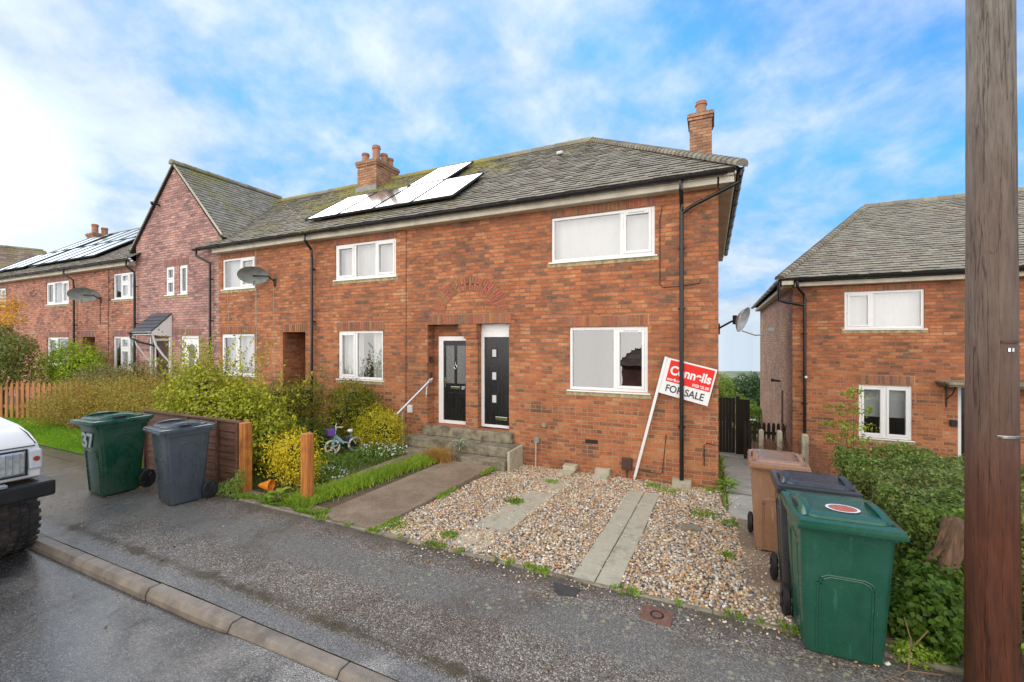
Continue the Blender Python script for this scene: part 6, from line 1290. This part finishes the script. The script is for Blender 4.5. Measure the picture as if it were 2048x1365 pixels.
for nm, pts, rs, lab in (('tree_stump', [(1.50, -3.12, .10), (1.60, -3.08, .55), (1.72, -3.05, .95)], [.055, .075, .085], 'split old stump rising out of the ivy beside the pole'), ('leaning_branch', [(1.28, -3.0, .08), (1.42, -3.05, .42), (1.62, -3.1, .78)], [.03, .035, .03], 'leaning brown hedge stem behind the front green bin')):
    e_ = empty(nm, pts[0], 0, lab, 'stump' if 'stump' in nm else 'branch'); b = MB(pts[0]); n = 22
    A = [Vector(p) for p in pts]; rings = []
    for j in range(14):
        t = j / 13 * 2; i = min(int(t), 1); c = A[i].lerp(A[i + 1], t - i); r0 = rs[i] + (rs[i + 1] - rs[i]) * (t - i)
        rings.append([c + Vector((r0 * (1 + .28 * math.sin(3 * a_ + 1) + .12 * math.sin(8 * a_ + j * .4)) * math.cos(a_), r0 * (1 + .28 * math.sin(3 * a_ + 1)) * math.sin(a_), (.03 * math.sin(5 * a_) if j == 13 else 0))) for a_ in np.linspace(0, 6.2832, n + 1)[:-1]])
    b.loft(rings); b.build('trunk', 'old_wood', e_, smooth=True)
# trees and hedge seen through the gap
def tree(name, lab, x, y, z0, h_, r, pal_, seed, n=9000, size=.16):
    bl = [(x + q.uniform(-.5, .5) * r, y + q.uniform(-.4, .4) * r, z0 + h_ * q.uniform(.35, .85), r * q.uniform(.45, .7), r * q.uniform(.45, .7), h_ * q.uniform(.16, .26)) for _ in range(8)]
    rt = empty(name, (x, y, z0), 0, lab, 'tree'); rr = np.random.default_rng(seed); P, D = blobpts(bl, n, rr, .5, .2); V, F, C = leaves(P - np.array([x, y, z0]), D, np.full(len(P), size), cols(P, pal_, rr, fr=1.2), rr); npmesh('crown', V, F, C, 'leaf', rt)
    b = MB((x, y, z0)); b.tube([(x, y, z0 - .2), (x + .1, y, z0 + h_ * .35), (x, y, z0 + h_ * .8)], [r * .09, r * .06, r * .02], 8)
    for b_ in bl: b.tube([(x, y, z0 + h_ * .3), (b_[0], b_[1], b_[2])], [r * .04, r * .01], 5)
    b.build('trunk', 'bark', rt)
tree('leafy_tree', 'yellow green tree seen through the gap, nearer the end wall', .9, 24, H(1, 24), 3.35, 1.8, [(.13, .20, .025), (.20, .28, .04), (.27, .32, .05)], 61)
tree('opposite_tree', 'garden tree across the road, mirrored in the ground floor window', -10.5, -19, -1.3, 2.6, 1.3, [(.10, .15, .03), (.15, .2, .04)], 65, n=3000)
tree('dark_conifer', 'dark blue green tree seen through the gap, nearer the neighbouring house', 3.0, 27, H(3, 27), 3.8, 2.1, [(.055, .11, .045), (.08, .15, .06), (.11, .18, .07)], 62, n=12000)
tree('leafy_tree', 'pale tree half hidden behind the dark one in the gap', 1.9, 34, H(2, 34), 3.9, 2.4, [(.16, .22, .06), (.22, .28, .08)], 63)
z0 = H(1.2, 14); bush('garden_hedge', 'clipped bright green hedge beyond the gap', 'hedge', [(1.6, 14, z0 + .7, .8, .3, .6)], 9000, .075, [(.12, .24, .02), (.20, .34, .04), (.26, .38, .05)], 64, (1.6, 14, z0), box=(.9, 3.6, 13.6, 14.3, z0, z0 + 1.45))

# ---------------------------------------------------------------- grasses, weeds, flowers
def blades(name, lab, cat, pts, hgt, pal_, seed, w=.006, lean=.35, kind='stuff', parent=None, off=(0, 0, 0)):
    r_ = np.random.default_rng(seed); n = len(pts); a = r_.uniform(0, 6.28, n); h_ = hgt * r_.uniform(.5, 1.2, n); L = r_.normal(0, lean, (n, 2)) * h_[:, None]
    side = np.stack([np.cos(a), np.sin(a), 0 * a], 1) * (w * r_.uniform(.6, 1.4, n))[:, None]
    mid = pts + np.c_[L * .35, h_ * .6]; top = pts + np.c_[L, h_]
    V = np.stack([pts - side, pts + side, mid + side * .7, mid - side * .7, top + side * .08, top - side * .08], 1).reshape(-1, 3) - np.array(off)
    F = np.concatenate([np.arange(n)[:, None] * 6 + np.array([0, 1, 2, 3]), np.arange(n)[:, None] * 6 + np.array([3, 2, 4, 5])]); C = np.repeat(cols(pts, pal_, r_), 6, 0)
    o = npmesh(name, V, F, C, 'leaf', parent, kind); 
    if lab: tag(o, lab, cat)
    return o
r_ = np.random.default_rng(101)
n = 42000; gx = r_.uniform(-24, -9.4, n); gy = -3.42 + (r_.random(n) ** 1.2) * 1.7
blades('lawn_grass', 'short mown grass of the lawn in front of the picket fence', 'grass', np.stack([gx, gy, np.full(n, .125)], 1), .045, [(.13, .27, .015), (.20, .36, .02), (.26, .42, .03)], 102, w=.010)
n = 9000; t = r_.random(n); c_x = -5.42 + .45 * t; gy = -3.58 + 3.15 * t; gx = c_x + r_.normal(0, .12, n) * (1 - .15 * t)
k_ = (gx > -5.75) & (gx < -4.75 - .0 * t); blades('verge_grass', 'long bright green grass strip between the two garden paths', 'grass', np.stack([gx, gy, np.full(n, .12)], 1)[k_], .125, [(.16, .30, .02), (.26, .42, .03), (.34, .46, .05), (.12, .22, .02)], 103, w=.006, lean=.55)
n = 3200; gx = r_.uniform(-6.5, -4.75, n); gy = -3.66 + np.abs(r_.normal(0, .07, n)) + .05 * np.sin(gx * 9); V2 = np.stack([gx, gy, np.full(n, .12)], 1)
m2 = 2600; ex = r_.uniform(-4.8, 1.0, m2); keep = (np.sin(ex * 6.1) + np.sin(ex * 14.7 + 1) + .6 * np.sin(ex * 31)) > .55; V3 = np.stack([ex, -3.72 + r_.normal(0, .03, m2), np.full(m2, .13)], 1)[keep]
m4 = 1500; V4 = np.stack([-3.83 + r_.normal(0, .03, m4) , r_.uniform(-3.65, -.7, m4), np.full(m4, .10)], 1); V4 = V4[(np.sin(V4[:, 1] * 5) > .35)]; V4[:, 0] += (V4[:, 1] + 3.66) * .04
V5 = np.concatenate([np.stack([cx_ + r_.normal(0, s_, 260), cy_ + r_.normal(0, s_, 260), np.full(260, bedz(cx_, cy_) + .005)], 1) for cx_, cy_, s_ in ((-.75, -.45, .10), (-.2, -1.3, .09), (-1.0, -.25, .07), (.12, -1.5, .06), (-.12, -.12, .07), (-2.55, -.85, .07), (-2.7, -2.0, .06), (-2.95, -3.4, .05), (-3.7, -3.45, .09), (.05, -2.5, .03))])
blades('weeds', 'small green weeds along the edging and in the gravel', 'weeds', np.concatenate([V2, V3, V4, V5]), .040, [(.16, .27, .03), (.25, .38, .04), (.12, .19, .03)], 104, w=.008, lean=.6)
n = 1500; pts = np.stack([-4.86 + r_.normal(0, .11, n), -.83 + r_.normal(0, .07, n), np.full(n, .12)], 1)
o = blades('straw_grass', 'straw coloured tussock of dead grass in front of the steps', 'grass', pts, .24, [(.36, .21, .07), (.46, .28, .10), (.28, .16, .05)], 105, w=.0035, lean=.5, kind=None)
def rosette(name, lab, x, y, z, n, L, W, col, seed, cat='plant', up=.6):
    e_ = empty(name, (x, y, z), 0, lab, cat); q_ = random.Random(seed); b = MB()
    for i in range(n):
        a_ = i * 2.4 + q_.uniform(-.3, .3); l_ = L * q_.uniform(.6, 1.1); f_ = up * q_.uniform(.5, 1.3); b.col = tuple(c * q_.uniform(.8, 1.2) for c in col); w_ = W * q_.uniform(.8, 1.2)
        d = Vector((math.cos(a_), math.sin(a_), 0)); s_ = Vector((-d.y, d.x, 0)); rr = []
        for t, ww in ((0.08, .3), (.3, .8), (.6, 1), (.85, .7), (1, .08)): c = d * l_ * t + Vector((0, 0, l_ * (f_ * t * 1.6 - 1.2 * f_ * t * t) + .02 + .12 * (i / n))); rr.append([c - s_ * w_ * ww + Vector((0, 0, .012)), c, c + s_ * w_ * ww + Vector((0, 0, .012))])
        b.loft(rr, False, False)
    b.build('leaf', 'leaf', e_); b = MB(); b.tube([(0, 0, 0), (0.01, 0, .14)], .008, 5); b.build('stem', 'leaf', e_); return e_
rosette('lambs_ear_plant', 'pale grey green leafy plant growing at the foot of the steps', -4.52, -.60, .32, 22, .20, .032, (.40, .47, .33), 5)
rosette('broadleaf_weed', 'yellow green broad leaved weed at the edge of the pavement left of the lone post', -5.72, -3.55, .12, 16, .17, .05, (.30, .42, .05), 6)
rosette('broadleaf_weed', 'green leafy weed against the end wall corner', .12, -.05, .02, 20, .20, .03, (.26, .38, .05), 7)
rosette('nettle_leaf', 'bright green leaf poking in beside the foot of the pole', 1.73, -4.05, .40, 5, .13, .05, (.22, .42, .04), 8)
bush('feathery_weed', 'light green feathery weed between the grey bin and fence post', 'weed', [(-6.62, -3.62, .22, .15, .12, .15), (-6.85, -3.66, .18, .15, .12, .10), (-6.55, -3.55, .36, .09, .08, .14)], 1500, .035, [(.20, .32, .05), (.28, .40, .08), (.14, .24, .04)], 50, (-6.65, -3.6, .12), core=False, aspect=.25, stem_r=.006)
bush('roadside_weed', 'light green weed between the front green bin and the hedge', 'weed', [(1.20, -3.72, .16, .12, .08, .10), (1.32, -3.66, .12, .1, .08, .08)], 900, .028, [(.22, .36, .04), (.30, .42, .06)], 51, (1.2, -3.7, .10), core=False, stem_r=.005)
bush('flower_patch', 'ground cover with small white flowers beside the narrow path', 'flowers', [(-6.2, -1.25, .20, .42, .45, .17), (-6.0, -.75, .18, .30, .3, .15), (-6.4, -1.95, .16, .45, .4, .13), (-6.2, -2.45, .15, .4, .35, .12), (-7.0, -1.8, .15, .4, .4, .12)], 9000, .035, [(.10, .20, .03), (.16, .28, .05), (.22, .34, .06), (.08, .15, .03)], 52, (-6.2, -1.5, .1), shell=.5, stems=10, stem_r=.006)
fl = bpy.data.objects['flower_patch']; P, D = blobpts([(-6.1, -1.05, .27, .40, .35, .13), (-6.0, -.75, .24, .3, .25, .12), (-6.0, -2.3, .17, .30, .22, .08), (-6.3, -2.85, .14, .2, .15, .06)], 420, r_, .8); V, F, C = leaves(P - np.array(fl.location), D * .3 + np.array([0, -.3, .8]), np.full(len(P), .036), cols(P, [(.66, .66, .78), (.80, .80, .84), (.50, .50, .68)], r_), r_, .9); npmesh('blossom', V, F, C, 'leaf', fl)
n = 6000; gx = r_.uniform(-9.5, -5.75, n); gy = r_.uniform(-3.3, -.4, n); blades('garden_weeds', 'tangled low green weeds covering the front garden soil', 'weeds', np.stack([gx, gy, np.full(n, .10)], 1), .10, GR + [(.20, .30, .04)], 106, w=.008, lean=.7)
n = 4500; gx = np.where(r_.random(n) < .06, r_.uniform(.02, .12, n), r_.uniform(.86, 1.35, n)); gy = r_.uniform(-1.0, 5.5, n); blades('side_weeds', 'green weeds beside the path between the houses', 'weeds', np.stack([gx, gy, [H(a_, b_) for a_, b_ in zip(gx, gy)]], 1), .20, GR + [(.26, .36, .05), (.30, .38, .06)], 107, w=.010, lean=.6)
n = 5000; gx = r_.uniform(1.1, 6, n); gy = r_.uniform(-.2, 4.6, n); blades('rough_grass', 'rough grass of the sunken garden behind the hedge', 'grass', np.stack([gx, gy, [H(a_, b_) for a_, b_ in zip(gx, gy)]], 1), .16, GR + [(.25, .30, .05)], 108, w=.010, lean=.5)
# slender sapling over the hedge
bush('sapling', 'thin sapling with sparse leaves rising above the hedge', 'sapling', [(2.25, 2.2, 1.15, .35, .25, .12), (2.2, 2.2, .85, .45, .3, .08), (2.3, 2.2, 1.45, .2, .15, .12), (2.2, 2.2, .6, .4, .3, .1)], 420, .07, [(.22, .32, .04), (.30, .38, .06)], 53, (2.25, 2.2, -.8), core=False, stems=7, stem_r=.012)
# fallen leaves
r_ = np.random.default_rng(55); n = 150; P = np.stack([np.r_[r_.uniform(-9, 1.2, 90), r_.normal(-6.9, .5, 60)], np.r_[r_.uniform(-5.3, -3.7, 70), r_.uniform(-6.2, -5.6, 20), r_.normal(-3.75, .10, 60)], np.full(n, .128)], 1); P[70:90, 2] = .05
V, F, C = leaves(P, np.tile([0, 0, 1.], (n, 1)) * 3, np.full(n, .032), np.array([(.36, .24, .09), (.45, .40, .28), (.25, .10, .05), (.5, .47, .38)])[r_.integers(0, 4, n)], r_, .6); o = npmesh('fallen_leaves', V, F, C, 'leaf', kind='stuff'); tag(o, 'scattered fallen leaves on the wet pavement and gutter', 'leaves')
e_ = empty('dead_stalks', (1.1, -3.75, .1), 0, 'dry pale stalks lying beside the front green bin', 'stalks'); b = MB(e_.location)
for pts in ([(.95, -4.05, .13), (1.12, -3.92, .16), (1.32, -3.86, .15)], [(1.12, -3.92, .16), (1.18, -3.78, .30), (1.16, -3.72, .42)], [(1.18, -3.80, .26), (1.28, -3.76, .38)], [(1.0, -4.0, .14), (1.2, -4.05, .14), (1.36, -3.98, .18)]): b.tube(pts, .0045, 5)
b.build('stalk', 'twig', e_)
